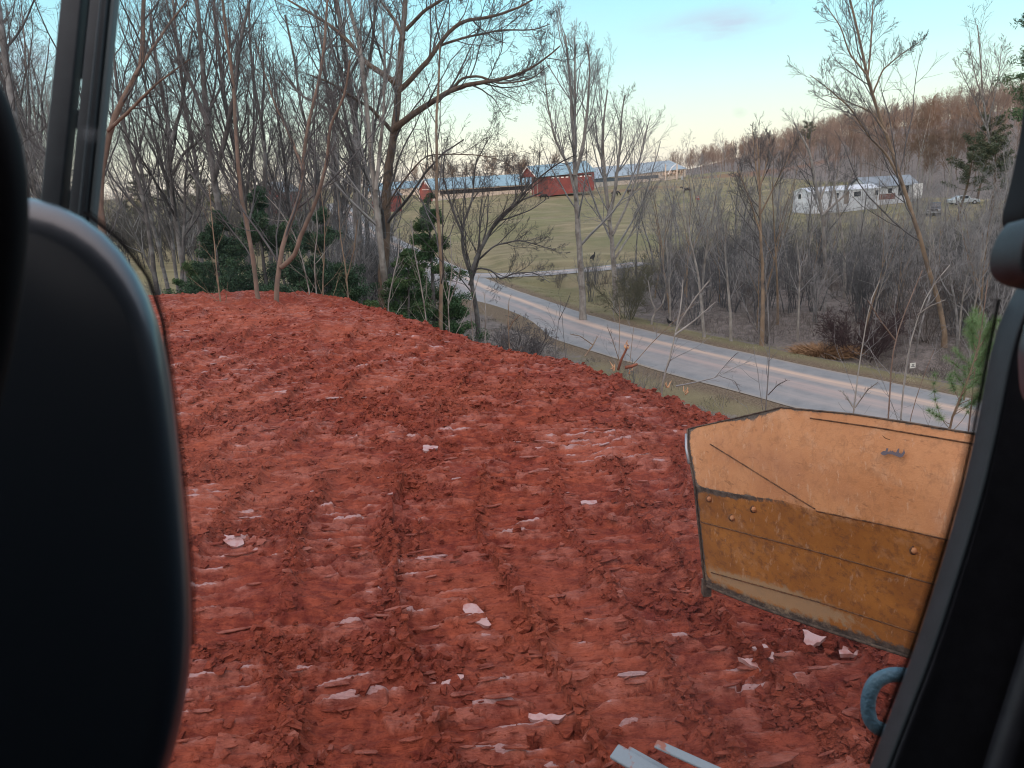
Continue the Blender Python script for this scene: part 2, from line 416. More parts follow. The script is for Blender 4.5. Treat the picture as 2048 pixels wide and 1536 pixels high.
c = band(0.0, 0.05, 0.9, (0.33, 0.27, 0.2), c); c = band(1.0, 0.05, 0.9, (0.3, 0.25, 0.2), c)
r.set('Base Color', c); r.set('Roughness', 0.8); r.set('Specular IOR Level', 0.35); r.bump(fine, 0.35, 0.01)
# v runs away from the viewer side: first column is the far edge when the normal points that way
rl = resample(RC, 260)
rw = np.interp(np.linspace(0, 1, 260), np.linspace(0, 1, len(RHW)), RHW)
tag(ribbon('road', rl, rw, ROADZ, r.m), 'narrow grey country road with clay dust stripes curving below the bank', None, None, 'structure')
tag(ribbon('side_road', resample(DC, 60), 1.5, ROADZ, r.m, 0.02, 7, 0.05), 'narrow grey lane leaving the road along the foot of the pasture', None, None, 'structure')

# ------------------------------------------------------------------ red clay pad
def pad_height(x, y):
    """height, smooth-clay mask, crumb density"""
    sd = pad_sd(x, y)
    wx = x + 0.35 * fbm(x / 2.3, y / 2.3, 51); wy = y + 0.35 * fbm(x / 2.6, y / 2.6, 52)
    # travel direction fans slightly: lanes run away from the viewer and lean west
    lean = 0.13 + 0.10 * np.sin(y * 0.28 + 0.5)
    u = wx + lean * wy + 0.02 * wy * wx * 0.5
    v = wy - 0.16 * wx + 0.10 * fbm(x / 1.1, y / 1.1, 53)
    z = 0.10 * fbm(x / 3.5, y / 3.5, 54) + 0.05 * fbm(x / 1.2, y / 1.2, 55) - 0.012 * np.maximum(x, 0) * sm(4, 12, y)
    # windrows between the passes
    lane = u / 0.85 + 0.45 * fbm(x / 3, y / 3, 56); li = np.floor(lane); lf = lane - li
    amp = _h(li, li * 0, 61)
    edge = np.minimum(lf, 1 - lf)
    berm = np.exp(-(edge / 0.10) ** 2) * sm(0.25, 0.75, amp) * sm(0.32, 0.62, vnoise(x / 0.8, y / 0.8, 62) * 0.6 + vnoise(x / 2.2, y / 2.2, 66) * 0.5)
    rough = np.clip(sm(0.02, 0.30, fbm(x / 0.55, y / 0.45, 57, 5) + 0.35 * fbm(x / 2.6, y / 2.6, 84, 2) - 0.02) * 0.85 + berm * 1.2 + sm(0.9, 0.1, sd) * 0.6, 0, 1)
    rough = rough * (1 - 0.4 * sm(8, 14, y))
    lanes_on = 1 - rough
    # cleat marks: sharp little steps every 0.19 m across the lane
    off = _h(li, li * 0 + 3, 63) * 0.19
    sp = 0.185 + 0.03 * _h(li, li * 0 + 7, 64)
    ph = (v + off + 0.030 * fbm(x / 0.30, y / 0.30, 58, 3)) / sp; pf = ph - np.floor(ph)
    ridge = np.where(pf < 0.86, (pf / 0.86) ** 2.2, (1 - pf) / 0.14)
    brk = sm(0.30, 0.55, vnoise(x / 0.20, y / 0.07, 59) * 0.55 + vnoise(x / 0.9, y / 0.7, 60) * 0.5)
    cle = ridge * brk * (0.15 + 0.85 * lanes_on)
    z = z + cle * 0.056 + 0.010 * lanes_on * fbm(x / 0.16, y / 0.03, 81, 3)
    st = fbm(wx / 0.30, v / 0.045, 83, 4); z = z + 0.020 * (0.4 + 0.6 * lanes_on) * np.abs(st) * np.where(st > 0, 1, -0.6)
    # broken clods in three sizes
    f1, f2, cv = cell(x / 0.16 + 0.3 * fbm(x / 0.1, y / 0.1, 70), y / 0.15, 71)
    z = z + rough * np.clip(f2 - f1, 0, 0.5) * 0.115 * sm(0.25, 0.8, cv)
    g1, g2, gv = cell(x / 0.065 + 0.3 * fbm(x / 0.05, y / 0.05, 73), y / 0.06, 72)
    z = z + (0.25 + 0.75 * rough) * np.clip(g2 - g1, 0, 0.45) * 0.065 * sm(0.35, 0.9, gv)
    z = z + berm * 0.09 + rough * 0.06 * fbm(x / 0.3, y / 0.3, 82, 4) + (0.012 + 0.020 * rough) * fbm(x / 0.04, y / 0.03, 74, 3)
    # flaked plates lifted off the tread lines
    h1, h2, hv = cell(x / 0.42, y / 0.13 + 0.4 * fbm(x / 0.5, y / 0.5, 75), 76)
    plate = sm(0.66, 0.70, hv) * sm(0.05, 0.09, h2 - h1) * lanes_on
    z = z + plate * (0.018 + 0.03 * (y / 0.13 - np.floor(y / 0.13)))
    smear = np.clip(lanes_on * (0.12 + 0.88 * sm(0.45, 0.85, ridge) * brk) * sm(0.47, 0.72, vnoise(x / 0.9, y / 0.6, 77) * 0.6 + vnoise(x / 0.13, y / 0.04, 78) * 0.5) + plate * 0.45, 0, 1)
    z = z - 0.10 * np.exp(-np.maximum(sd, 0) / 0.6) - 0.06 * sm(2.5, 0, sd)
    lump = 0.07 * fbm(x / 0.6, y / 0.6, 79) * sm(2.0, 0.2, np.abs(sd))
    z = z + np.where(sd < 0, sd * 0.72, 0) + lump * 0.6
    return z, smear, rough, sd

def dirt_material():
    r = NT('red_clay')
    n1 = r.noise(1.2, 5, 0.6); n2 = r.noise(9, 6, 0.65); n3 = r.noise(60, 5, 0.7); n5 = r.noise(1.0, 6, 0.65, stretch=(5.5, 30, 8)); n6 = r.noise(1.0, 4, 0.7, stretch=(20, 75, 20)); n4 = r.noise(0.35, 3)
    c = r.mix(r.step(n2, 0.35, 0.65), (0.15, 0.026, 0.016), (0.385, 0.090, 0.048))
    c = r.mix(r.math('MULTIPLY', r.step(n1, 0.45, 0.7), 0.55), c, (0.23, 0.042, 0.034))
    c = r.mix(r.math('MULTIPLY', r.step(n4, 0.48, 0.60), 0.6), c, (0.42, 0.115, 0.066))
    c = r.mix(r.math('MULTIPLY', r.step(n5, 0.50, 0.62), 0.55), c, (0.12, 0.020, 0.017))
    c = r.mix(r.math('MULTIPLY', r.attr('rough'), 0.45), c, (0.20, 0.042, 0.024))
    sm_ = r.math('MULTIPLY', r.attr('smear'), r.step(n2, 0.30, 0.6), True)
    c = r.mix(r.math('MULTIPLY', sm_, 0.6), c, (0.46, 0.155, 0.105))  # sky sheen of the smoothed clay mixed into its colour
    c = r.mix(r.step(r.attr('smear'), 0.93, 0.99), c, (0.46, 0.26, 0.25))  # palest flakes: reflected sky put into the colour
    c = r.mix(r.math('MULTIPLY', r.step(n3, 0.62, 0.75), 0.35), c, (0.40, 0.13, 0.09))
    r.set('Base Color', c)
    r.set('Roughness', r.math('SUBTRACT', 0.85, r.math('MULTIPLY', sm_, 0.60)))
    r.set('Specular IOR Level', r.math('ADD', 0.15, r.math('MULTIPLY', sm_, 0.65)))
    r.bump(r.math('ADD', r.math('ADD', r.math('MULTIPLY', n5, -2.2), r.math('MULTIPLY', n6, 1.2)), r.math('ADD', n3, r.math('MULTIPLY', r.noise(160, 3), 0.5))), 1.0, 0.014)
    return r.m
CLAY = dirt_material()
rows = np.concatenate([axis([(-8, 1.6, 0.30)]), axis([(1.6, 9.0, 0.0135), (9.0, 16, 0.026), (16, 24.5, 0.045)])[1:]])
ncol = 1350
cu = np.linspace(-1, 1, ncol)
half = np.clip(rows * 0.80, 0, None) + 2.2
X = cu[None, :] * half[:, None] - 0.05 * half[:, None]; X = np.clip(X, -24, 13.5); Y = np.repeat(rows[:, None], ncol, 1)
px_, py_ = X.ravel(), Y.ravel()
pz, smr, rgh, sdd = pad_height(px_, py_)
i, j = np.meshgrid(np.arange(len(rows) - 1), np.arange(ncol - 1), indexing='ij')
q = np.stack([i * ncol + j, i * ncol + j + 1, (i + 1) * ncol + j + 1, (i + 1) * ncol + j], -1).reshape(-1, 4)
keep = (sdd[q].max(1) > -7.5)
q = q[keep]
used = np.zeros(len(px_), bool); used[q.ravel()] = True
remap = np.cumsum(used) - 1
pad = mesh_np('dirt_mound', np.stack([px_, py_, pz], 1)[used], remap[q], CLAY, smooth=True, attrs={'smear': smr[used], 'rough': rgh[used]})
tag(pad, 'freshly graded flat-topped mound of red clay with track marks', None, None, 'structure')
def pad_z(x, y): return pad_height(np.atleast_1d(np.asarray(x, float)), np.atleast_1d(np.asarray(y, float)))[0]

# loose crumbs: small angular rocks of the same clay
rng = np.random.default_rng(5)
def crumb_shapes(k=6):
    out = []
    for _ in range(k):
        v = np.array([[-1, -1, -.6], [1, -1, -.6], [1, 1, -.6], [-1, 1, -.6], [-.8, -.8, .6], [.8, -.8, .6], [.8, .8, .6], [-.8, .8, .6]]) * 0.5
        v = v + rng.uniform(-0.30, 0.30, v.shape); out.append(v)
    return np.array(out)
CS = crumb_shapes(); CF = box((0, 0, 0), (1, 1, 1))[1]
nC = 210000
cy = 2.3 + (rng.random(nC) ** 1.5) * 17.5; cx = (rng.random(nC) * 2 - 1) * (cy * 0.78 + 0.8)
s_z, _, s_r, s_d = pad_height(cx, cy)
k = (s_d > -0.6) & (rng.random(nC) < 0.10 + 0.9 * s_r)
cx, cy, s_z, s_r = cx[k], cy[k], s_z[k], s_r[k]
n = len(cx)
size = 0.008 + 0.055 * rng.random(n) ** 7.0 + 0.013 * s_r * rng.random(n) ** 2
size *= 1 + 0.35 * (cy > 9)
flat = np.where(rng.random(n) < 0.12, 0.4, 0.85)
an = rng.random(n) * 6.28; tilt = rng.normal(0, 0.35, n)
sh = CS[rng.integers(0, len(CS), n)] * np.stack([size * rng.uniform(0.8, 1.35, n), size, size * flat], 1)[:, None, :]
x1 = sh[..., 0] * np.cos(tilt)[:, None] - sh[..., 2] * np.sin(tilt)[:, None]; z1 = sh[..., 0] * np.sin(tilt)[:, None] + sh[..., 2] * np.cos(tilt)[:, None]
x2 = x1 * np.cos(an)[:, None] - sh[..., 1] * np.sin(an)[:, None]; y2 = x1 * np.sin(an)[:, None] + sh[..., 1] * np.cos(an)[:, None]
cv = np.stack([x2 + cx[:, None], y2 + cy[:, None], z1 + (s_z + size * flat * 0.25)[:, None]], -1).reshape(-1, 3)
cq = (CF[None] + (np.arange(n) * 8)[:, None, None]).reshape(-1, 4)
sm_a = np.repeat((rng.random(n) < 0.05) * 0.6, 8)
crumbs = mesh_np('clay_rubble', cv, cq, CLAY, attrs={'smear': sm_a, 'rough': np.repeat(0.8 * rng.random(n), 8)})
tag(crumbs, 'loose crumbs and clods of red clay strewn over the mound', None, None, 'stuff')

# thin flakes the tracks have peeled up: sky sheen on their pressed faces put into pale colour
def flakes(n, seed):
    rg = np.random.default_rng(seed)
    y = 2.6 + rg.random(n) ** 1.3 * 14; x = (rg.random(n) * 2 - 1) * (y * 0.76 + 0.6)
    z, s_, r_, d_ = pad_height(x, y)
    k = (d_ > 0.1) & (rg.random(n) < 0.12 + 0.88 * s_); x, y, z = x[k], y[k], z[k]; n = len(x)
    ln = rg.uniform(0.03, 0.15, n) * (1 + 0.8 * (rg.random(n) < 0.12)); wd = ln * rg.uniform(0.14, 0.30, n); th = rg.uniform(0.004, 0.010, n)
    a = np.arctan(0.16) + rg.normal(0, 0.14, n); tx = rg.normal(0.05, 0.07, n); ty = rg.normal(0, 0.05, n)
    m = 8; an = np.arange(m) * 2 * math.pi / m
    rad = rg.uniform(0.65, 1.15, (n, m)); lx = np.cos(an) * rad * ln[:, None] / 1.6; ly = np.sin(an) * rad * wd[:, None] / 1.6
    lz = lx * ty[:, None] + ly * tx[:, None]
    X_ = lx * np.cos(a)[:, None] - ly * np.sin(a)[:, None] + x[:, None]; Y_ = lx * np.sin(a)[:, None] + ly * np.cos(a)[:, None] + y[:, None]
    Zt = lz + (z + 0.016)[:, None]; ctr = np.stack([x, y, z + 0.016], 1)
    v = np.concatenate([ctr[:, None], np.stack([X_, Y_, Zt], -1), np.stack([X_, Y_, Zt - th[:, None]], -1)], 1)
    i = np.arange(m); j = (i + 1) % m
    top = np.stack([0 * i[::2], 1 + i[::2], 1 + (i[::2] + 1) % m, 1 + (i[::2] + 2) % m], 1); side = np.stack([1 + i, 1 + m + i, 1 + m + j, 1 + j], 1)
    f = np.concatenate([top, side]); q = (f[None] + (np.arange(n) * (2 * m + 1))[:, None, None]).reshape(-1, 4)
    sme = np.repeat(np.where(rg.random(n) < np.where(y < 5.5, 0.012, 0.10), 1.0, 0.9 * rg.uniform(0.2, 1.0, n) ** 1.5), 2 * m + 1).reshape(n, -1)
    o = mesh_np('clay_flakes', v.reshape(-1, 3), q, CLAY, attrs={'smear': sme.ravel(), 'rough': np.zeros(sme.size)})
    tag(o, 'thin flakes of pressed clay lying along the track marks', None, None, 'stuff')
flakes(5200, 8)
# larger pieces one can point at
SLAB = mat('pressed_clay_face', (0.40, 0.25, 0.24), 0.22, (0.33, 0.11, 0.085), 14, bump=0.2, bscale=60, spec=0.7, lo=0.45, hi=0.75)
def slab(poly, lift, tilt, label):
    pts = np.array([PZ(x, y, 0.04 + lift) for x, y in poly]); c = pts.mean(0); zc = float(pad_z(c[0], c[1])[0]) + 0.012 + lift * 0.6
    k_ = np.linspace(0, 1, len(pts)); pts = resample(np.concatenate([pts, pts[:1]]), 17)[:-1]; pts[:, :2] += rng.normal(0, 0.007, (16, 2))
    n_ = len(pts); t = pts.copy(); t[:, 2] = zc + (t[:, 0] - c[0]) * tilt[0] + (t[:, 1] - c[1]) * tilt[1]
    b = t - [0, 0, 0.03]; b[:, :2] += (c[:2] - b[:, :2]) * 0.1
    o = mesh_py('clay_chunk', np.concatenate([t, b]), [tuple(range(n_))[::-1], tuple(range(n_, 2 * n_))] + [(i, (i + 1) % n_, n_ + (i + 1) % n_, n_ + i) for i in range(n_)], SLAB)
    tag(o, label, 'clay chunk', 'pale-faced chunks of clay', 'thing')
for a in [
    ([(922, 1214), (940, 1208), (955, 1212), (972, 1230), (982, 1245), (960, 1240), (938, 1232)], 0.02, (0.0, 0.25), 'triangular pale slab in the middle of the clay'),
    ([(1505, 1303), (1528, 1297), (1546, 1308), (1544, 1320), (1528, 1312)], 0.03, (0, 0.3), 'pale slab with a peaked top below the orange blade'),
    ([(1478, 1316), (1500, 1317), (1528, 1333), (1510, 1332)], 0.02, (0, 0.3), 'narrow pale slab just in front of the peaked one'),
    ([(1607, 1258), (1652, 1268), (1640, 1276), (1612, 1282)], 0.05, (0, 0.3), 'white-topped clay block under the lower rim of the blade'),
    ([(1684, 1286), (1740, 1297), (1720, 1302), (1680, 1298)], 0.05, (0, 0.25), 'white-topped clay block nearest the pillar under the blade'),
    ([(848, 893), (878, 894), (868, 901), (845, 899)], 0.02, (0, 0.2), 'small pinkish slab west of the high whitish one'),
    ([(1160, 993), (1195, 993), (1190, 998), (1164, 998)], 0.02, (0, 0.2), 'thin whitish slab on the east lanes'),
    ([(856, 1348), (930, 1334), (925, 1341), (862, 1354)], 0.02, (0, 0.2), 'long narrow pale slab in the near clay'),
    ([(1060, 1423), (1130, 1424), (1118, 1433), (1058, 1431)], 0.02, (0, 0.2), 'long pale slab nearest the bottom of the clay'),
    ([(452, 1086), (484, 1088), (492, 1100), (470, 1104), (450, 1096)], 0.02, (0, 0.2), 'lilac slab lying in the swirled smooth clay'),
]: slab(*a)
# ------------------------------------------------------------------ trees
def bark_mat(name, a, b, c=None, rough=0.9):
    r = NT(name)
    n = r.noise(6, 5, 0.6, stretch=(1, 1, 0.35)); n2 = r.noise(1.1, 4, 0.6)
    col = r.mix(r.step(n, 0.35, 0.65), a, b)
    if c: col = r.mix(r.step(n2, 0.5, 0.62), col, c)
    r.set('Base Color', col); r.set('Roughness', rough); r.set('Specular IOR Level', 0.15)
    r.bump(n, 0.6, 0.03); return r.m
BARK = bark_mat('bark_grey_brown', (0.11, 0.102, 0.098), (0.205, 0.195, 0.188), (0.27, 0.265, 0.26))
BARKD = bark_mat('bark_dark', (0.070, 0.065, 0.064), (0.145, 0.136, 0.132), (0.20, 0.195, 0.19))
BARKO = bark_mat('bark_oak', (0.10, 0.070, 0.052), (0.19, 0.14, 0.105), (0.16, 0.14, 0.12))
BARKL = bark_mat('bark_pale', (0.22, 0.20, 0.18), (0.36, 0.34, 0.31), (0.16, 0.14, 0.125))
BARKT = bark_mat('bark_tan', (0.20, 0.145, 0.10), (0.30, 0.225, 0.16), (0.16, 0.125, 0.10))
BARKP = bark_mat('bark_pinkish', (0.17, 0.115, 0.09), (0.25, 0.18, 0.145), (0.15, 0.12, 0.10))
TWIG = mat('twig', (0.082, 0.078, 0.078), 0.9, (0.145, 0.138, 0.138), 2.0, spec=0.1)
TWIGG = mat('twig_grey', (0.20, 0.195, 0.195), 0.9, (0.31, 0.305, 0.30), 2.0, spec=0.1)
TWIGW = mat('twig_warm', (0.14, 0.095, 0.07), 0.9, (0.23, 0.165, 0.125), 0.3, spec=0.1)

def grow(P0, D, Ln, R, n, wander, up, rng, tip=0.25, rmin=0.0):
    """grow N branches at once; returns pts (N,n+1,3), rad (N,n+1)"""
    N_ = len(P0); pts = np.zeros((N_, n + 1, 3)); pts[:, 0] = P0
    d = norm(np.asarray(D, float)); st = (Ln / n)[:, None]
    for i in range(n):
        d = norm(d + rng.normal(0, wander, (N_, 3)) + np.array([0, 0, up]))
        pts[:, i + 1] = pts[:, i] + d * st
    t = np.linspace(0, 1, n + 1)[None]
    return pts, np.maximum(R[:, None] * (1 - t * (1 - tip)) ** 0.9, rmin)
def children(pts, rad, Ls, k, t0, t1, a0, a1, lr, rng, lpow=0.6, flat=0.0, rr=0.62, jit=0.35):
    """k side branches on each parent"""
    N_, m, _ = pts.shape
    t = t0 + (t1 - t0) * (np.arange(k)[None] + rng.random((N_, k))) / k
    f = t * (m - 1); i = np.minimum(f.astype(int), m - 2); fr = (f - i)[..., None]
    r_ = np.arange(N_)[:, None]
    p = pts[r_, i] * (1 - fr) + pts[r_, i + 1] * fr; d = norm(pts[r_, i + 1] - pts[r_, i])
    rp = rad[r_, i] * (1 - fr[..., 0]) + rad[r_, i + 1] * fr[..., 0]
    rv = rng.normal(0, 1, (N_, k, 3)); rv[..., 2] *= (1 - flat)
    s = norm(rv - (rv * d).sum(-1, keepdims=True) * d)
    a = rng.uniform(a0, a1, (N_, k))[..., None]
    nd = d * np.cos(a) + s * np.sin(a)
    ln = Ls[:, None] * lr * (1 - lpow * (t - t0) / max(t1 - t0, 1e-6)) * rng.uniform(1 - jit, 1 + jit, (N_, k))
    return p.reshape(-1, 3), nd.reshape(-1, 3), ln.ravel(), (rp * rr * rng.uniform(0.6, 1.0, (N_, k))).ravel()
def rs_lines(lines, radii, m=20):
    """hand-drawn limbs (list of point lists) resampled to equal length arrays"""
    P_, R_, L_ = [], [], []
    for ln, (r0, r1) in zip(lines, radii):
        a = np.array(ln, float); 
        a = resample(a, m)
        b = a.copy(); b[1:-1] = (a[:-2] + 2 * a[1:-1] + a[2:]) / 4
        P_.append(b); R_.append(np.linspace(r0, r1, m)); L_.append(np.linalg.norm(np.diff(b, axis=0), axis=1).sum())
    return np.array(P_), np.array(R_), np.array(L_)

def finish_tree(name, tr, tw, base, mt, mw, label=None, cat='tree', group=None, loc=None):
    """trunk and crown meshes under an empty at the tree's base"""
    base = np.array(base, float)
    root = empty(name, tuple(base if loc is None else loc))
    tag(root, label, cat, group)
    v, q = tr; mesh_np('trunk', v - base, q, mt, root, True)
    if tw is not None and len(tw[0]):
        v, q = tw; mesh_np('crown', v - base, q, mw, root, True)
    return root
def branch_levels(PT, RD, LS, rng, spec, rmin):
    """spec: list of (k, t0, t1, a0, a1, lratio, nseg, wander, up, sides, minlen)"""
    out = []
    p, r, l = PT, RD, LS
    for (k, t0, t1, a0, a1, lr, ns, wd, up, sd) in spec:
        P0, D, Ln, R = children(p, r, l, k, t0, t1, a0, a1, lr, rng)
        R = np.minimum(R, Ln * 0.013); R = np.maximum(R, rmin)
        p, r = grow(P0, D, Ln, R, ns, wd, up, rng, rmin=rmin * 0.6); l = Ln
        out.append(tubes(p, r, sd))
    return out

def forest_tree(seed, h, r0, lean=(0, 0), start=0.35, spread=0.32, k1=20, forks=2, dens=1.0, up=0.10, rmin=0.007, asc=(0.5, 0.95)):
    """straight-stemmed bare hardwood, base at the origin"""
    rng = np.random.default_rng(seed)
    p, r = grow(np.zeros((1, 3)), np.array([[lean[0], lean[1], 1.0]]), np.array([h]), np.array([r0]), 18, 0.045, 0.04, rng, tip=0.10)
    r[:, 0] *= 1.35; r[:, 1] *= 1.06
    P_, R_, L_ = [p], [r], [np.array([h])]
    for f in range(forks):
        t = rng.uniform(0.3, 0.6); i = int(t * 18)
        az = rng.uniform(0, 6.28)
        d = norm(p[0, i + 1] - p[0, i]) + 0.38 * np.array([math.cos(az), math.sin(az), 0])
        a, b = grow(p[:, i], d[None], np.array([h * (1 - t) * 0.92]), r[:, i] * 0.72, 18, 0.05, 0.07, rng, tip=0.12)
        P_.append(a); R_.append(b); L_.append(np.array([h * (1 - t) * 0.92]))
    P_, R_, L_ = np.concatenate(P_), np.concatenate(R_), np.concatenate(L_)
    trunk = tubes(P_, R_, 8)
    LL = L_ * spread * 1.0
    s = []
    A = children(P_[:1], R_[:1], LL[:1] * 1.0, k1, start, 0.98, asc[0], asc[1], 1.0, rng, lpow=0.65)
    if forks:
        B = children(P_[1:], R_[1:], LL[1:], max(6, k1 // 2), 0.15, 0.98, asc[0], asc[1], 1.1, rng, lpow=0.6)
        A = tuple(np.concatenate([a, b]) for a, b in zip(A, B))
    P0, D, Ln, R = A; R = np.clip(R, 0.010, Ln * 0.014)
    p1, r1 = grow(P0, D, Ln, R, 9, 0.10, up, rng, rmin=rmin)
    s.append(tubes(p1, r1, 4))
    s += branch_levels(p1, r1, Ln, rng, [
        (int(6 * dens), 0.2, 0.98, 0.45, 0.95, 0.52, 6, 0.13, up * 0.6, 3),
        (int(5 * dens), 0.15, 1.0, 0.4, 1.0, 0.55, 4, 0.14, up * 0.5, 3),
        (int(3 * dens), 0.2, 1.0, 0.4, 1.0, 0.6, 3, 0.15, up * 0.3, 3)], rmin)
    return trunk, join(s)

def drawn_tree(name, limbs, Y, seed, mt, mw, label, spec=None, rmin=0.006, depth_wob=0.10, sides=8, cat='tree', group=None, wfac=1.0, basez=None):
    """limbs: [(pixel points, width px at start, width px at end, depth lean)] seen at depth Y, placed in space; side branches are grown on them"""
    rng = np.random.default_rng(seed)
    lines, radii = [], []
    for li, (pp, w0, w1, dl) in enumerate(limbs):
        n = len(pp); pts = []
        for i, (x, y) in enumerate(pp):
            yy = Y + dl * (i / max(1, n - 1)) ** 1.2
            pts.append(P(x, y, yy))
        if li == 0:
            b = pts[0].copy(); bz = Tz(b[0], b[1]) if basez is None else basez
            if bz < b[2]:
                pts.insert(0, np.array([b[0], b[1], bz - 0.15]))
        lines.append(pts); radii.append((w0 / FPX * Y / 2 * 0.9, w1 / FPX * Y / 2 * 0.85))
    PT, RD, LS = rs_lines(lines, radii, 22)
    PT[:, 1:-1] += rng.normal(0, 0.012, PT[:, 1:-1].shape) * RD[:, 1:-1, None] * 8
    RD[0, 0] *= 1.25
    base = PT[0, 0].copy()
    tr = tubes(PT, RD, sides)
    spec = spec or [(9, 0.25, 1.0, 0.5, 1.1, 0.34, 8, 0.12, 0.06, 4), (6, 0.2, 1.0, 0.5, 1.0, 0.5, 6, 0.13, 0.05, 3), (5, 0.15, 1.0, 0.4, 1.0, 0.55, 4, 0.14, 0.03, 3), (3, 0.2, 1.0, 0.4, 1.0, 0.6, 3, 0.15, 0.02, 3)]
    tw = join(branch_levels(PT, RD, LS, rng, spec, rmin)) if spec else None
    return finish_tree(name, tr, tw, base, mt, mw, label, cat, group)

def leaf_cloud(cent, rad, n, size, rng, aspect=0.45, squash=0.8):
    """n small leaf-sized diamonds through balls around the centres"""
    cent = np.asarray(cent, float); k = len(cent); idx = rng.integers(0, k, n)
    d = norm(rng.normal(0, 1, (n, 3))) * (rng.random((n, 1)) ** 0.45) * np.asarray(rad)[idx][:, None]; d[:, 2] *= squash
    c = cent[idx] + d
    a = norm(rng.normal(0, 1, (n, 3)) + np.array([0, 0, -0.15])); b = norm(np.cross(a, rng.normal(0, 1, (n, 3))))
    s = size * rng.uniform(0.6, 1.3, (n, 1))
    v = np.stack([c - a * s, c + b * s * aspect, c + a * s, c - b * s * aspect], 1)
    return v.reshape(-1, 3), np.arange(n * 4).reshape(-1, 4)
def leaf_mat(name, a, b, c):
    r = NT(name)
    n = r.noise(1.4, 3); n2 = r.noise(14, 3)
    col = r.mix(r.step(n2, 0.35, 0.65), a, b); col = r.mix(r.step(n, 0.5, 0.7), col, c)
    r.set('Base Color', col); r.set('Roughness', 0.6); r.set('Specular IOR Level', 0.35); return r.m
LEAFD = leaf_mat('leaf_dark_green', (0.016, 0.045, 0.026), (0.038, 0.088, 0.040), (0.055, 0.105, 0.045))
LEAFH = leaf_mat('leaf_holly', (0.026, 0.070, 0.028), (0.055, 0.12, 0.042), (0.10, 0.15, 0.055))
LEAFP = leaf_mat('pine_needle', (0.10, 0.19, 0.07), (0.17, 0.28, 0.11), (0.22, 0.33, 0.14))
LEAFF = leaf_mat('pine_far', (0.035, 0.055, 0.030), (0.07, 0.085, 0.045), (0.10, 0.10, 0.055))

def evergreen(seed, h, rw, n=9000, size=0.10, mat_=LEAFD, kind='cedar'):
    """trunk with drooping tiers and leaf clumps; base at the origin"""
    rng = np.random.default_rng(seed)
    p, r = grow(np.zeros((1, 3)), np.array([[0, 0, 1.0]]), np.array([h]), np.array([h * 0.018]), 10, 0.03, 0.05, rng, tip=0.15)
    k = int(h * 9)
    t = rng.random(k) ** 0.9 * 0.95 + 0.04
    z = t * h; az = rng.random(k) * 6.28
    prof = (1 - t) ** 0.75 * (0.65 + 0.5 * rng.random(k)) * np.clip(t / 0.08, 0.4, 1)
    ln = np.maximum(rw * prof, 0.15)
    D = np.stack([np.cos(az), np.sin(az), 0.25 * np.ones(k)], 1)
    P0 = np.stack([np.interp(t, np.linspace(0, 1, 11), p[0, :, 0]), np.interp(t, np.linspace(0, 1, 11), p[0, :, 1]), z], 1)
    bp, br = grow(P0, D, ln, np.full(k, 0.018), 6, 0.12, -0.03, rng)
    cents = np.concatenate([bp[:, 2], bp[:, 3], bp[:, 4], bp[:, 5], bp[:, 6]]); cents = cents + rng.normal(0, 0.06, cents.shape)
    rad = np.repeat(0.16 + 0.10 * ln, 1); rad = np.tile(rad, 5) * rng.uniform(0.6, 1.2, len(cents))
    lv = leaf_cloud(cents, rad, n, size, rng)
    tr = join([tubes(p, r, 6), tubes(bp, br, 3)])
    return tr, lv

# ---- the near wood across the north-west edge of the mound
# big oak with the long limb to the east
OY = 31.0
oak = drawn_tree('oak_tree', [
    ([(765, 600), (768, 520), (772, 420), (778, 330), (790, 250), (797, 190), (800, 130), (806, 60), (812, -20), (815, -90)], 26, 9, 1.5),
    ([(783, 262), (820, 232), (860, 208), (890, 185), (940, 168), (1000, 160), (1050, 145), (1090, 118), (1120, 92)], 15, 2.5, -3.0),
    ([(905, 178), (925, 155), (960, 152), (1000, 168), (1060, 160), (1100, 130)], 6, 1.5, -3.5),
    ([(800, 180), (830, 150), (865, 110), (900, 60), (930, 40), (980, 35), (1040, 15), (1080, -10)], 12, 3, -2.0),
    ([(797, 170), (770, 150), (735, 130), (700, 85), (660, 50), (610, 20), (560, -10)], 13, 3, 2.0),
    ([(786, 265), (740, 215), (705, 195), (660, 165), (620, 150)], 9, 2.5, -4.0),
    ([(812, 60), (850, 20), (900, -10), (960, -40)], 8, 3, -3.0),
    ([(808, 80), (790, 40), (760, 0), (735, -50)], 8, 3, 2.5),
    ([(772, 415), (800, 370), (850, 310), (900, 308), (960, 310), (1010, 322), (1040, 350)], 4, 1.2, -4.0),
    ([(865, 108), (880, 90), (930, 75), (1000, 60), (1070, 60), (1100, 48)], 6, 1.6, -2.0),
], OY, 11, BARKO, TWIG, 'big rugged brown oak with one long bough reaching out over the road', rmin=0.006,
    spec=[(14, 0.22, 1.0, 0.45, 1.1, 0.36, 9, 0.11, 0.06, 4), (8, 0.15, 1.0, 0.5, 1.0, 0.46, 6, 0.12, 0.04, 3), (5, 0.15, 1.0, 0.4, 1.0, 0.55, 4, 0.15, 0.03, 3), (3, 0.2, 1.0, 0.4, 1.0, 0.6, 3, 0.15, 0.02, 3)])

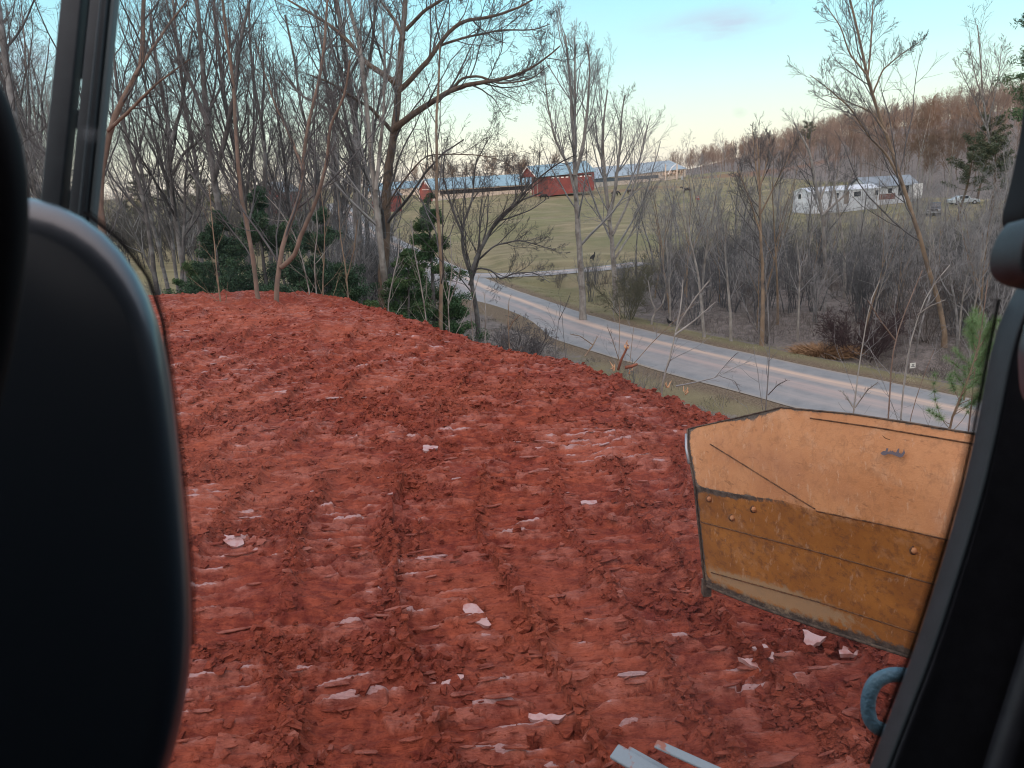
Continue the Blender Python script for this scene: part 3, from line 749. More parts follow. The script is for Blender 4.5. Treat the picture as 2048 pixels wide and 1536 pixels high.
SP = [(13, 0.28, 1.0, 0.35, 0.85, 0.40, 9, 0.075, 0.09, 4), (8, 0.15, 1.0, 0.4, 0.9, 0.46, 6, 0.09, 0.07, 3), (5, 0.15, 1.0, 0.4, 1.0, 0.5, 4, 0.10, 0.05, 3), (3, 0.2, 1.0, 0.4, 1.0, 0.6, 3, 0.12, 0.03, 3)]
SPL = [(13, 0.3, 1.0, 0.35, 0.85, 0.33, 8, 0.08, 0.09, 3), (7, 0.15, 1.0, 0.4, 0.9, 0.48, 5, 0.10, 0.07, 3), (5, 0.15, 1.0, 0.4, 1.0, 0.55, 4, 0.12, 0.04, 3)]
near_wood = [
    # limbs, depth, material, label, spec
    ([([(722, 600), (718, 500), (712, 400), (716, 320), (712, 240), (700, 180), (690, 110), (680, 40), (668, -30)], 22, 9, 1.0), ([(715, 300), (690, 250), (650, 215), (600, 190), (560, 140)], 9, 3, 2.0), ([(708, 220), (730, 160), (745, 90), (750, 20), (760, -40)], 10, 4, -2.0)], 33, BARK, 'thick grey trunk directly west of the big oak, dividing high up', SP),
    ([([(777, 610), (768, 540), (757, 450), (748, 360), (738, 270), (730, 180), (722, 100), (700, 20), (690, -40)], 17, 7, 1.0), ([(752, 380), (760, 300), (768, 220), (770, 130), (765, 40)], 9, 4, 1.5)], 28, BARKL, 'pale flaking slender trunk crossing in front of the big oak', SP),
    ([([(512, 570), (505, 510), (492, 440), (478, 370), (474, 300), (470, 230), (468, 160), (455, 90), (448, 20), (440, -40)], 12, 6, 1.0)], 21.5, BARKP, 'thin brown trunk standing on the crest just west of the forked one', SP),
    ([([(548, 572), (560, 545), (562, 500), (575, 450), (600, 410), (605, 350), (610, 280), (622, 220), (640, 160), (650, 80), (655, 0)], 14, 5, 1.0), ([(562, 535), (590, 512), (598, 480), (620, 430), (640, 380), (655, 320), (660, 250), (690, 190), (700, 120)], 11, 4, -1.0), ([(606, 340), (580, 270), (550, 210), (530, 150), (510, 80)], 6, 3, 1.5)], 21.0, BARKP, 'brown tree forking just above the red crest', SP),
    ([([(880, 640), (884, 560), (880, 480), (872, 400), (874, 320), (872, 240), (878, 160), (880, 90)], 11, 4, 1.0)], 26.5, BARKT, 'slim straight tan stem in front of the holly clump', SPL),
    ([([(470, 560), (450, 470), (432, 380), (420, 300), (410, 200), (405, 110), (395, 20), (388, -40)], 20, 8, 1.0), ([(428, 360), (450, 280), (470, 180), (480, 90), (500, 0)], 12, 5, -1.5), ([(415, 250), (380, 160), (350, 70), (330, -10)], 10, 4, 1.5)], 30, BARKD, 'dark stout tree with two tall rising stems just west of the thin brown trunk', SP),
    ([([(498, 560), (494, 470), (485, 380), (470, 290), (450, 210), (440, 120), (430, 40), (425, -30)], 17, 6, 2.0)], 34, BARKD, 'dark leaning pole close behind the thin brown crest trunk', SP),
    ([([(372, 560), (358, 480), (345, 400), (338, 330), (340, 270), (325, 190), (310, 110), (300, 20)], 16, 6, 1.0), ([(340, 290), (362, 220), (372, 140), (385, 60)], 9, 4, 0), ([(345, 350), (372, 300), (395, 285), (425, 250)], 7, 3, -1)], 33, BARK, 'grey tree with a vase of upright limbs in the middle of the dense clump', SP),
    ([([(215, 560), (205, 470), (196, 400), (205, 330), (215, 270), (240, 210), (262, 165), (285, 140), (287, 100), (285, 40), (290, -30)], 22, 8, 0.5), ([(215, 262), (245, 235), (275, 205), (310, 170), (350, 140), (380, 118)], 8, 2, -1.5), ([(270, 150), (310, 90), (340, 45), (375, 0)], 8, 3, 1.0)], 23, BARKP, 'crooked brown trunk with a sharp elbow beside the cab post', SP),
    ([([(70, 560), (58, 440), (45, 330), (28, 230), (14, 140), (0, 40), (-10, -40)], 22, 12, 1.0)], 24, BARK, 'smooth leaning grey trunk between the cab post and the dark bar', SP),
    ([([(310, 560), (300, 470), (285, 390), (262, 310), (240, 220), (228, 120), (220, 20)], 12, 5, 1.5)], 31, BARKD, 'dark stem leaning away behind the elbowed trunk', SP),
    ([([(405, 560), (400, 480), (398, 400), (392, 320), (375, 240), (362, 150), (350, 60), (345, -20)], 13, 5, 1.5)], 36, BARK, 'grey pole tree in the dense clump, between the vase tree and the stout one', SP),
    ([([(650, 600), (655, 500), (640, 400), (628, 300), (600, 210), (590, 120), (570, 30)], 11, 4, 1.0)], 37, BARKD, 'dark thin trunk midway between the forked tree and the thick grey one', SP),
    ([([(545, 565), (538, 470), (530, 370), (530, 280), (512, 190), (500, 100), (498, 10)], 12, 4, 1.0)], 39, BARKD, 'dark thin trunk behind the base of the forked tree', SP),
    ([([(690, 600), (683, 480), (676, 380), (672, 290), (655, 200), (648, 110), (630, 20)], 9, 4, 1.0)], 35, BARK, 'narrow grey stem just west of the thick grey trunk', SPL),
    ([([(740, 600), (736, 490), (730, 400), (742, 300), (756, 210), (780, 130), (790, 40)], 10, 4, 1.0)], 38, BARK, 'narrow grey stem partly hidden behind the big oak', SPL),
    ([([(955, 640), (950, 600), (940, 560), (950, 520), (975, 470), (1000, 430), (1040, 400), (1085, 385)], 13, 3, -1.0), ([(945, 560), (925, 500), (925, 450), (945, 400), (950, 330), (975, 280)], 8, 2, 1.0), ([(950, 520), (985, 455), (1030, 410), (1060, 370), (1110, 330), (1150, 310)], 8, 2, -2.5), ([(938, 570), (950, 535), (985, 540), (1000, 560), (1030, 545), (1070, 545), (1100, 565)], 5, 1.5, -2.0), ([(930, 480), (905, 420), (885, 350), (890, 300)], 6, 2, 1.0), ([(945, 530), (990, 490), (1040, 480), (1110, 500)], 5, 1.5, -2.0)], 34, BARKD, 'low dark spreading tree leaning over the bend of the road', SP),
    ([([(1165, 600), (1160, 520), (1155, 430), (1150, 350), (1147, 270), (1142, 180), (1135, 110), (1130, 70)], 16, 4, 0.5), ([(1153, 400), (1140, 340), (1110, 280), (1095, 210), (1090, 150)], 7, 2, 1.0), ([(1150, 350), (1165, 300), (1175, 220), (1180, 130), (1175, 90)], 9, 2.5, -1.0), ([(1148, 290), (1150, 200), (1150, 120), (1150, 75)], 7, 2.5, 1.0)], 44, BARKL, 'tall pale tree with an oval crown standing beyond the road', SP),
    ([([(1232, 590), (1225, 500), (1218, 430), (1210, 360), (1205, 290), (1208, 230), (1215, 180)], 13, 3, 0.5), ([(1218, 440), (1230, 380), (1240, 300), (1243, 230), (1250, 190)], 9, 2.5, -1.0), ([(1212, 350), (1195, 290), (1190, 230)], 5, 2, 1.0), ([(1225, 470), (1250, 420), (1275, 350), (1285, 290), (1295, 250)], 6, 2, 1.5), ([(1228, 520), (1260, 470), (1290, 420), (1310, 370)], 5, 1.5, 1.0)], 47, BARKL, 'pale multi-stemmed tree just east of the tall oval-crowned one', SP),
]
for i, (limbs, Y, bm_, lab, spc) in enumerate(near_wood):
    drawn_tree('bare_tree', limbs, Y, 100 + i, bm_, TWIG if bm_ is not BARKL else TWIGG, lab, spec=spc, rmin=0.0035 + Y * 0.00004, group='bare trees of the near wood')
near_drawn_done = True

# leaning tree and others across the road on the east side
drawn_tree('leaning_tree', [
    ([(1892, 662), (1868, 570), (1838, 470), (1805, 370), (1775, 270), (1752, 215), (1735, 160), (1722, 90), (1705, 20), (1690, -40)], 12, 4, 1.0),
    ([(1805, 370), (1775, 310), (1740, 275), (1700, 215), (1660, 180), (1620, 150)], 6, 1.5, -2),
    ([(1752, 210), (1735, 150), (1700, 110), (1680, 50), (1650, 10)], 5, 1.5, -1),
    ([(1745, 190), (1765, 140), (1800, 110), (1845, 80)], 4, 1.2, -1.5),
    ([(1735, 160), (1742, 90), (1745, 20), (1748, -30)], 4.5, 2, 1),
    ([(1775, 270), (1745, 225), (1700, 205), (1650, 190)], 4, 1.2, 1.5),
], 33, 301, BARKT, TWIG, 'slender tan tree leaning steeply over the verge', spec=SPL, rmin=0.008)
drawn_tree('bare_tree', [
    ([(1524, 682), (1526, 600), (1524, 520), (1520, 440), (1520, 380), (1518, 320), (1515, 290)], 11, 3, 0.5),
    ([(1522, 470), (1500, 400), (1480, 350), (1470, 310)], 4, 1.2, 1), ([(1520, 430), (1550, 370), (1575, 320), (1590, 280)], 4, 1.2, -1),
    ([(1520, 390), (1510, 320), (1505, 260)], 4, 1.2, 1), ([(1519, 380), (1535, 320), (1540, 270)], 4, 1.2, 1)],
    36, 303, BARKT, TWIG, 'upright tan tree with a fan of thin branches rising from the thicket', spec=SPL, rmin=0.008)
drawn_tree('snag_tree', [
    ([(1655, 640), (1650, 520), (1645, 430), (1630, 360), (1620, 300), (1600, 270), (1588, 245)], 12, 3.5, 0.5),
    ([(1648, 450), (1665, 390), (1680, 330), (1690, 310)], 7, 2, 1), ([(1645, 430), (1690, 390), (1710, 330)], 6, 2, -1), ([(1640, 400), (1660, 350), (1650, 290)], 5, 2, 1)],
    52, 305, BARKL, TWIG, 'gnarled pale snag with a hooked top standing before the trailer', spec=SPL, rmin=0.008)
drawn_tree('bare_tree', [
    ([(1990, 420), (1985, 330), (1975, 260), (1965, 190), (1962, 130), (1958, 80), (1955, 50)], 6, 2, 1),
    ([(1978, 270), (1950, 200), (1930, 160), (1915, 130)], 3, 1, 1), ([(1975, 250), (1990, 190), (2000, 130), (2003, 90)], 3.5, 1, 1), ([(1968, 210), (1950, 150), (1940, 100)], 3, 1, -1)],
    118, 307, BARK, TWIG, 'large bare tree topping the wooded hill beside the window edge', spec=SPL, rmin=0.02, basez=3.0)
# ---- farther bare trees of the near wood: a few kinds, copied
rngw = np.random.default_rng(77)
def kind_tree(nm, seed, mt, mw, **kw):
    tr, tw = forest_tree(seed, **kw)
    o = finish_tree(nm, tr, tw, (0, 0, 0), mt, mw)
    return o
kinds = [kind_tree('bare_tree', 11, BARKD, TWIG, h=19, r0=0.20, start=0.25, spread=0.30, k1=24, forks=2, rmin=0.0055),
         kind_tree('bare_tree', 12, BARK, TWIG, h=17, r0=0.15, start=0.3, spread=0.30, k1=22, forks=3, rmin=0.0055, asc=(0.35, 0.8)),
         kind_tree('bare_tree', 13, BARKD, TWIG, h=15, r0=0.12, start=0.25, spread=0.33, k1=22, forks=1, lean=(0.08, 0), rmin=0.0055),
         kind_tree('bare_tree', 14, BARK, TWIGG, h=13, r0=0.10, start=0.3, spread=0.36, k1=18, forks=2, lean=(-0.06, 0.03), rmin=0.0055)]
used_kind = set()
def put(kl, i, x, y, s=1.0, rz=None, label=None, cat='tree', group=None, dz=-0.1, z=None):
    """first use moves the original, later uses copy it"""
    k = kl[i]; key = k.name; rz = rngw.random() * 6.28 if rz is None else rz
    zz = (Tz(x, y) if z is None else z) + dz
    if key in used_kind:
        return copy_tree(k, (x, y, zz), rz, s, label, group)
    used_kind.add(key); k.location = (x, y, zz); k.rotation_euler = (0, 0, rz)
    k.scale = (s, s, s) if isinstance(s, (int, float)) else s
    tag(k, label, cat, group); return k
n_ = 0
for tries in range(900):
    if n_ >= 27: break
    y = rngw.uniform(31, 60); px = rngw.uniform(-60, 770) if n_ < 23 else rngw.uniform(300, 700)
    x = P(px, 500, y)[0]
    if dist_line(np.array([x]), np.array([y]), RC)[0] < 5.5: continue
    ki = int(rngw.integers(0, 4))
    put(kinds, ki, x, y, float(rngw.uniform(0.7, 1.05)), label='bare dark hardwood crowded in the wood behind the crest trunks', group='bare trees standing deeper in the near wood')
    n_ += 1

# ---- evergreens under the near wood
def ever(nm, seed, h, rw, n, size, m, label, px, py, y, s=1.0):
    tr, lv = evergreen(seed, h, rw * 1.22, int(n * 3.2), size * 0.52)
    x = P(px, py, y)[0]
    return finish_tree(nm, tr, lv, (0, 0, 0), BARKD, m, label, 'evergreen', None, (x, y, Tz(x, y) - 0.1))
ever('cedar_tree', 21, 5.2, 2.0, 13000, 0.07, LEAFD, 'broad dark cedar behind the base of the forked crest tree', 520, 520, 26)
ever('cedar_tree', 22, 4.3, 1.6, 9000, 0.07, LEAFD, 'shorter dark cedar filling the gap west of the broad one', 455, 520, 28.5)
ever('cedar_tree', 23, 4.9, 1.7, 11000, 0.07, LEAFD, 'dark cedar between the forked tree and the thick grey trunk', 655, 540, 27)
ever('cedar_tree', 26, 3.6, 1.5, 8000, 0.07, LEAFD, 'low dark cedar spreading at the end of the crest', 600, 560, 25)
ever('cedar_tree', 29, 2.6, 1.2, 6000, 0.06, LEAFH, 'low yellowish cedar half hidden in the dense clump', 385, 560, 27)
ever('cedar_tree', 30, 3.9, 1.5, 8000, 0.07, LEAFD, 'rounded dark cedar just east of the low yellowish one', 430, 540, 26)
ever('cedar_tree', 31, 3.4, 1.5, 8000, 0.07, LEAFD, 'squat dark cedar at the corner where the crest drops', 700, 580, 25.5)
ever('holly_tree', 24, 6.6, 1.7, 15000, 0.075, LEAFH, 'glossy green holly rising behind the slim tan stem', 860, 560, 29)
ever('holly_tree', 25, 4.6, 1.5, 11000, 0.075, LEAFH, 'bushy green holly on the slope below the big oak', 815, 600, 27)
ever('holly_tree', 27, 3.4, 1.3, 8000, 0.07, LEAFH, 'low green holly east of the slim tan stem', 905, 600, 29)
ever('holly_tree', 28, 2.6, 1.0, 6000, 0.07, LEAFH, 'small green holly at the foot of the pale flaking trunk', 745, 600, 24.5)

# ---- thin pale saplings at the crest of the mound
def sapling(lines, Y, seed, m, label, w=5, group='slender saplings along the crest', nm='sapling', sp=None, basez=None, mw=None):
    limbs = [(l, w if i == 0 else w * 0.6, w * 0.35, 0.3 * (-1) ** i) for i, l in enumerate(lines)]
    return drawn_tree(nm, limbs, Y, seed, m, mw or m, label, spec=sp or [(8, 0.3, 1, 0.4, 0.9, 0.22, 5, 0.1, 0.06, 3), (4, 0.2, 1, 0.4, 0.9, 0.5, 3, 0.12, 0.04, 3)], rmin=0.0035, sides=6, cat='sapling', group=group, basez=basez)
for i, (ls, Y, lab) in enumerate([
    ([[(697, 598), (692, 540), (680, 470), (676, 400)], [(693, 560), (708, 500), (715, 440)]], 22.5, 'pale twin-stemmed sapling at the corner of the red crest'),
    ([[(632, 580), (628, 520), (636, 460), (630, 400)]], 22.5, 'pale thin sapling just east of the forked tree'),
    ([[(618, 578), (605, 520), (590, 470), (560, 420), (530, 390)]], 22.5, 'pale sapling bowed over behind the forked tree'),
    ([[(645, 582), (648, 520), (650, 450), (642, 380)]], 23, 'straight pale sapling, second east of the forked tree'),
    ([[(852, 635), (842, 570), (828, 500), (822, 440)]], 24.5, 'pale sapling in front of the bushy holly'),
    ([[(898, 650), (896, 600), (905, 540), (900, 470)], [(897, 610), (915, 560), (925, 520)]], 24.5, 'pale wavy sapling just east of the slim tan stem'),
    ([[(436, 568), (430, 500), (424, 440), (418, 370)]], 21.5, 'pale thin sapling in front of the stout dark tree'),
    ([[(945, 660), (940, 620), (950, 580), (958, 550)]], 24, 'short pale sapling below the spreading tree'),
    ([[(970, 668), (972, 620), (968, 585)]], 24.5, 'stubby sapling at the foot of the spreading tree'),
    ([[(1018, 682), (1016, 640), (1018, 600)], [(1017, 660), (1028, 640), (1040, 630)]], 23.5, 'stubby forked sapling beside the grey brush'),
    ([[(775, 612), (785, 560), (800, 500), (790, 450)]], 24.5, 'pale sapling leaning before the bushy holly'),
]):
    sapling(ls, Y, 400 + i, BARKL if i % 3 else BARKT, lab, w=5)

# ---- young growth along the east edge of the mound, in front of the road
edge = [
    ([[(1322, 770), (1340, 715), (1352, 660), (1362, 620), (1366, 560)], [(1352, 662), (1368, 630), (1395, 590), (1420, 560)], [(1350, 670), (1390, 640), (1430, 605)]], 14.5, 8, BARKL, 'pale slender twin sapling at the mound edge in front of the road'),
    ([[(1236, 738), (1238, 700), (1240, 670), (1238, 600)], [(1238, 720), (1225, 680), (1215, 655)]], 15.5, 3.2, BARKT, 'thin whip sapling beside the splintered stump'),
    ([[(1258, 740), (1262, 700), (1268, 650)], [(1258, 738), (1300, 690), (1345, 645), (1400, 600)]], 15.3, 3.2, BARKT, 'whip sapling with one long arm reaching over the road'),
    ([[(1352, 772), (1390, 765), (1430, 755), (1470, 735), (1500, 722)], [(1430, 755), (1455, 725), (1475, 705)], [(1440, 752), (1470, 762), (1480, 785)]], 13.5, 3.6, TWIGG, 'fallen forked branch lying across the verge'),
    ([[(1531, 822), (1535, 770), (1538, 730), (1540, 680), (1536, 620), (1530, 540)], [(1536, 790), (1555, 770), (1575, 760)]], 12.5, 5, BARK, 'dark upright sapling between the branch and the blade'),
    ([[(1705, 840), (1712, 790), (1716, 740), (1728, 680), (1735, 620), (1745, 580), (1760, 560)], [(1710, 815), (1735, 780), (1755, 765)], [(1710, 820), (1690, 790), (1680, 780)]], 12.0, 6, BARKL, 'pale sapling rising behind the peak of the blade, bent at the top'),
    ([[(1776, 850), (1780, 780), (1782, 720), (1795, 660), (1812, 620), (1830, 575), (1845, 540)], [(1790, 680), (1760, 640), (1735, 600)]], 11.5, 6, BARKP, 'brownish sapling second behind the blade with a broken white tip'),
    ([[(1800, 855), (1806, 790), (1812, 720), (1825, 670), (1838, 620), (1870, 560), (1900, 530)], [(1835, 630), (1860, 612), (1890, 600)]], 11.8, 6, BARKL, 'grey sapling arching east, third behind the blade'),
    ([[(1815, 862), (1830, 800), (1850, 745), (1868, 700)]], 11.4, 4, BARKP, 'short brownish stem behind the blade below the pine sprays'),
    ([[(1936, 872), (1944, 800), (1950, 730), (1966, 640), (1975, 560)]], 11, 6, BARKP, 'brown sapling next to the dotted edge of the window'),
    ([[(1170, 712), (1186, 690), (1196, 672)], [(1186, 690), (1160, 672), (1140, 668)]], 17.5, 4.5, BARKT, 'small snapped orange-tan branch poking from the verge'),
    ([[(1110, 690), (1118, 640), (1122, 600)], [(1118, 640), (1130, 615), (1140, 590)]], 19, 3, BARKD, 'thin dark sapling by the near road edge'),
    ([[(1130, 695), (1126, 660), (1124, 625)]], 18.5, 3, BARKD, 'thin dark whip by the near road edge'),
]
for i, (ls, Y, w_, m, lab) in enumerate(edge):
    sapling(ls, Y, 430 + i, m, lab, w=w_, group='young growth along the edge of the mound', mw=TWIGG if m is not BARKD else TWIG,
            nm='fallen_branch' if 'fallen' in lab or 'snapped' in lab else 'sapling', basez=None if i not in (3, 10) else 99)

# splintered stump at the edge
def stump():
    b = PZ(1238, 736, -0.1); root = empty('splintered_stump', tuple(b)); tag(root, 'broken red-brown stump with bright splintered wood at the mound edge', 'stump')
    Y = b[1]
    a = lambda pts: [P(x, y, Y) - b for x, y in pts]
    tr = [capped(a([(1236, 740), (1243, 718), (1252, 700), (1256, 690)]), [0.022, 0.021, 0.018, 0.014], 7), capped(a([(1250, 735), (1262, 733), (1275, 728)]), [0.03, 0.03, 0.02], 6)]
    v, q = join(tr); mesh_np('trunk', v, q, bark_mat('bark_red', (0.16, 0.05, 0.035), (0.26, 0.10, 0.06)), root, True)
    sp = []
    rg = np.random.default_rng(3)
    for (x, y) in [(1252, 696)] * 9 + [(1226, 738)] * 7 + [(1262, 745)] * 3 + [(1335, 775)] * 6 + [(1370, 785)] * 6:
        p0 = P(x, y, Y) - b + rg.normal(0, 0.02, 3); d = rg.normal(0, 1, 3); d[2] = abs(d[2]) * 1.6 + 0.3
        d = d / np.linalg.norm(d) * rg.uniform(0.04, 0.13); sp.append(capped([p0, p0 + d * 0.6, p0 + d], [0.012, 0.008, 0.002], 4))
    v, q = join(sp); tag(mesh_np('splinters', v, q, mat('fresh_wood', (0.50, 0.24, 0.12), 0.8, (0.62, 0.40, 0.24), 20), root), kind='stuff')
stump()

# ---- pine sapling sprays in front of the window's east side
def pine_sapling(seed, h, rw, px, py, y, label, nneedle=9000):
    rg = np.random.default_rng(seed)
    p, r = grow(np.zeros((1, 3)), np.array([[0.03, 0, 1.0]]), np.array([h]), np.array([0.02]), 10, 0.05, 0.05, rg)
    P0, D, Ln, R = children(p, r, np.array([h]), 22, 0.15, 1.0, 0.7, 1.2, rw / h, rg, lpow=0.5); R = np.full_like(R, 0.007)
    bp, br = grow(P0, D, Ln, R, 7, 0.08, 0.08, rg)
    c = np.concatenate([bp[:, k] for k in (3, 4, 5, 6, 7)]); c = c[rg.integers(0, len(c), nneedle)]
    d = norm(rg.normal(0, 1, (nneedle, 3)) + [0, 0, 0.3]); ln = rg.uniform(0.06, 0.13, (nneedle, 1)); s = norm(np.cross(d, rg.normal(0, 1, (nneedle, 3)))) * 0.0016
    v = np.stack([c - s, c + s, c + d * ln + s * 0.3, c + d * ln - s * 0.3], 1).reshape(-1, 3); q = np.arange(len(v)).reshape(-1, 4)
    x = P(px, py, y)[0]; z = P(px, py, y)[2]
    return finish_tree('pine_sapling', join([tubes(p, r, 6), tubes(bp, br, 3)]), (v, q), (0, 0, 0), BARKT, LEAFP, label, 'sapling', None, (x, y, z))
pine_sapling(61, 2.1, 0.75, 1893, 905, 11.2, 'light green young pine behind the end of the blade', 11000)
pine_sapling(62, 1.6, 0.6, 1928, 800, 14.5, 'light green young pine farther back over the verge', 8000)

# ---- brush thicket across the road
def brush(seed, h, stems=9, spread=0.5, k=(8, 6, 3), rmin=0.0042, m=TWIG):
    rg = np.random.default_rng(seed)
    a = rg.random(stems) * 6.28; D = np.stack([np.cos(a) * spread, np.sin(a) * spread, np.ones(stems)], 1) * 1.0
    D[:, :2] *= rg.random((stems, 1)) ** 0.6
    P0 = np.stack([np.cos(a), np.sin(a), 0 * a], 1) * rg.random((stems, 1)) * 0.35
    Ln = h * rg.uniform(0.55, 1.05, stems)
    p, r = grow(P0, D, Ln, Ln * 0.0075 + 0.004, 9, 0.10, 0.02, rg)
    s = [tubes(p, r, 4)] + branch_levels(p, r, Ln, rg, [(k[0], 0.2, 1, 0.4, 1.0, 0.42, 6, 0.12, 0.05, 3), (k[1], 0.15, 1, 0.4, 1.1, 0.5, 4, 0.15, 0.02, 3), (k[2], 0.15, 1, 0.4, 1.1, 0.55, 3, 0.15, 0.0, 3)], rmin)
    v, q = join(s); return mesh_np('bare_shrub', v, q, m)
BRM = mat('brush_twig', (0.078, 0.080, 0.084), 0.9, (0.155, 0.155, 0.158), 1.2, spec=0.1); BRN = mat('brush_twig_brown', (0.095, 0.082, 0.074), 0.9, (0.18, 0.158, 0.14), 1.2, spec=0.1)
shr = [brush(71, 3.6, 8, m=BRM), brush(72, 4.4, 7, 0.35, m=BRM), brush(73, 2.6, 10, 0.7, m=BRN), brush(74, 5.2, 5, 0.25, (9, 6, 3), m=TWIGG)]
rngw = np.random.default_rng(78)
n_ = 0; pl = []
for tries in range(6000):
    if n_ >= 262: break
    u = rngw.random()
    if u < 0.80:
        px = rngw.uniform(1240, 2080); y = 27 + 50 * rngw.random() ** 1.3
    elif u < 0.93: px = rngw.uniform(1040, 1330); y = rngw.uniform(47, 66)
    else: px = rngw.uniform(180, 800); y = rngw.uniform(45, 75)
    x = P(px, 600, y)[0]
    rr_ = float(dist_line(np.array([x]), np.array([y]), RC)[0]); r2 = float(dist_line(np.array([x]), np.array([y]), DC)[0])
    if rr_ < 5.8 + 0.10 * max(0, px - 1240) / 100 + (2.2 if px > 1350 and rngw.random() < 0.7 else 0) or r2 < 3.2: continue
    if y > 62 and px < 1420 and px > 1000: continue
    # keep nearest belt east of x open so the litter floor shows
    if px > 1400 and rr_ < 9.5 and rngw.random() < 0.75: continue
    if any((x - a) ** 2 + (y - b) ** 2 < 1.1 for a, b in pl): continue
    pl.append((x, y))
    ki = int(rngw.choice([0, 1, 2, 3], p=[0.33, 0.33, 0.22, 0.12]))
    if px < 1330: ki = 2 if ki == 3 else ki
    put(shr, ki, x, y, float(rngw.uniform(0.7, 1.1)) * ((0.88 if y > 40 and 1570 < px < 1960 else 1.2 if y > 50 else 1.05) if px > 1330 else 0.6), label='grey leafless shrub in the tangled thicket beyond the road', cat='shrub', group='leafless shrubs of the thicket', dz=-0.05)
    n_ += 1
for k_ in range(18):
    y = rngw.uniform(31, 44); x = P(rngw.uniform(665, 800), 560, y)[0]
    put(shr, int(rngw.integers(0, 2)) * 2 + 1 if k_ % 3 else 1, x, y, float(rngw.uniform(1.0, 1.3)), label='leafless bush screening the road west of the bend', cat='shrub', group='leafless bushes between the near wood and the road', dz=-0.05)
for k_ in range(30):
    px = rngw.uniform(640, 880); y = rngw.uniform(36, 60); x = P(px, 560, y)[0]
    if float(dist_line(np.array([x]), np.array([y]), RC)[0]) < 3.9: continue
    put(shr, int(rngw.integers(0, 4)), x, y, float(rngw.uniform(0.7, 1.0)), label='leafless bush screening the road west of the bend', cat='shrub', group='leafless bushes between the near wood and the road', dz=-0.05)
thin = [kind_tree('thicket_tree', 31, BARKL, TWIGG, h=9, r0=0.075, start=0.35, spread=0.26, k1=14, forks=1, rmin=0.006, dens=0.8),
        kind_tree('thicket_tree', 32, BARKT, TWIGG, h=8, r0=0.06, start=0.3, spread=0.28, k1=14, forks=2, lean=(0.06, 0), rmin=0.006, dens=0.8),
        kind_tree('thicket_tree', 33, BARK, TWIGG, h=10, r0=0.09, start=0.4, spread=0.22, k1=14, forks=0, rmin=0.006, dens=0.8)]
n_ = 0
for tries in range(900):
    if n_ >= 100: break
    px = rngw.uniform(1270, 2060); y = 27 + 42 * rngw.random() ** 1.3; x = P(px, 600, y)[0]
    if float(dist_line(np.array([x]), np.array([y]), RC)[0]) < 7.0: continue
    if any((x - a) ** 2 + (y - b) ** 2 < 0.5 for a, b in pl): continue
    pl.append((x, y))
    put(thin, int(rngw.integers(0, 3)), x, y, float(rngw.uniform(0.65, 1.15)) * (0.75 if 1570 < px < 1960 else 1), label='slim pale young tree among the shrubs beyond the road', group='slim trees of the thicket')
    n_ += 1
# named individual stems of the thicket front
for i, (ls, Y, w_, lab) in enumerate([
    ([[(1408, 668), (1402, 600), (1395, 540), (1380, 480), (1370, 420)]], 38, 8, 'straight pale trunk at the front of the thicket, second from the fork-stemmed one'),
    ([[(1340, 655), (1340, 600), (1336, 540), (1332, 470)]], 42, 5, 'thin pale trunk at the thicket front next to the twin fork'),
    ([[(1303, 642), (1312, 622), (1302, 600), (1296, 560)], [(1310, 624), (1325, 610), (1332, 580), (1345, 540)]], 42, 6, 'pale fork-stemmed young tree at the near corner of the thicket'),
    ([[(1462, 680), (1460, 620), (1455, 560), (1450, 500), (1452, 440)]], 37, 8, 'grey trunk at the thicket front between the pale pole and the fan-topped tree'),
    ([[(1596, 660), (1598, 600), (1600, 540), (1592, 470)]], 37, 6, 'pale pole in the thicket behind the brown fern clump'),
    ([[(1688, 610), (1690, 560), (1688, 500), (1680, 440), (1670, 380)]], 44, 8, 'grey trunk deeper in the thicket above the fern clump'),
    ([[(1975, 660), (1960, 600), (1950, 540), (1945, 470)]], 34, 7, 'grey stem in the thicket beside the dotted glass edge'),
]):
    sapling(ls, Y, 470 + i, BARKL, lab, w=w_, nm='thicket_tree', group='trunks along the front of the thicket', mw=TWIGG, sp=SPL)

# dark grey brush on the near side of the bend and other named bushes
def bush_at(kind, px, py, y, s, label, cat='shrub', m=None, nm='bare_shrub'):
    x = P(px, py, y)[0]
    o = kind.copy(); COL.objects.link(o); o.name = nm; o.location = (x, y, Tz(x, y) - 0.05); o.scale = s; o.rotation_euler = (0, 0, random.random() * 6)
    for k_ in ('label', 'category', 'group'):
        if k_ in o: del o[k_]
    if m: o.data = o.data.copy(); o.data.materials[0] = m
    return tag(o, label, cat)
random.seed(4)
dense = brush(75, 2.2, 16, 0.9, (9, 7, 5), 0.005, TWIG); dense.location = (*PZ(1005, 650, -4.6)[:2], -4.6); dense.location.x = P(1005, 640, 27)[0]; dense.location.y = 27; dense.location.z = Tz(dense.location.x, 27) + 0.2; dense.scale = (1.3, 1.3, 1.25)
tag(dense, 'dense dark twiggy bush between the red slope and the bend of the road', 'shrub')
bush_at(dense, 960, 650, 26, (1.2, 1.2, 1.1), 'dark twiggy bush at the foot of the low spreading tree')
bush_at(dense, 1735, 700, 33, (1.5, 1.2, 1.1), 'low blackish bramble patch beside the brown fern clump', m=mat('bramble', (0.035, 0.022, 0.024), 0.9, (0.07, 0.045, 0.045), 3))
bush_at(dense, 1700, 700, 34, (1.2, 1.2, 1.0), 'second blackish bramble directly behind the brown fern clump', m=bpy.data.materials['bramble'])
bush_at(dense, 1250, 590, 44, (1.5, 1.5, 1.6), 'olive grey bush below the multi-stemmed pale tree', m=mat('olive_twig', (0.08, 0.085, 0.05), 0.9, (0.13, 0.12, 0.08), 3))
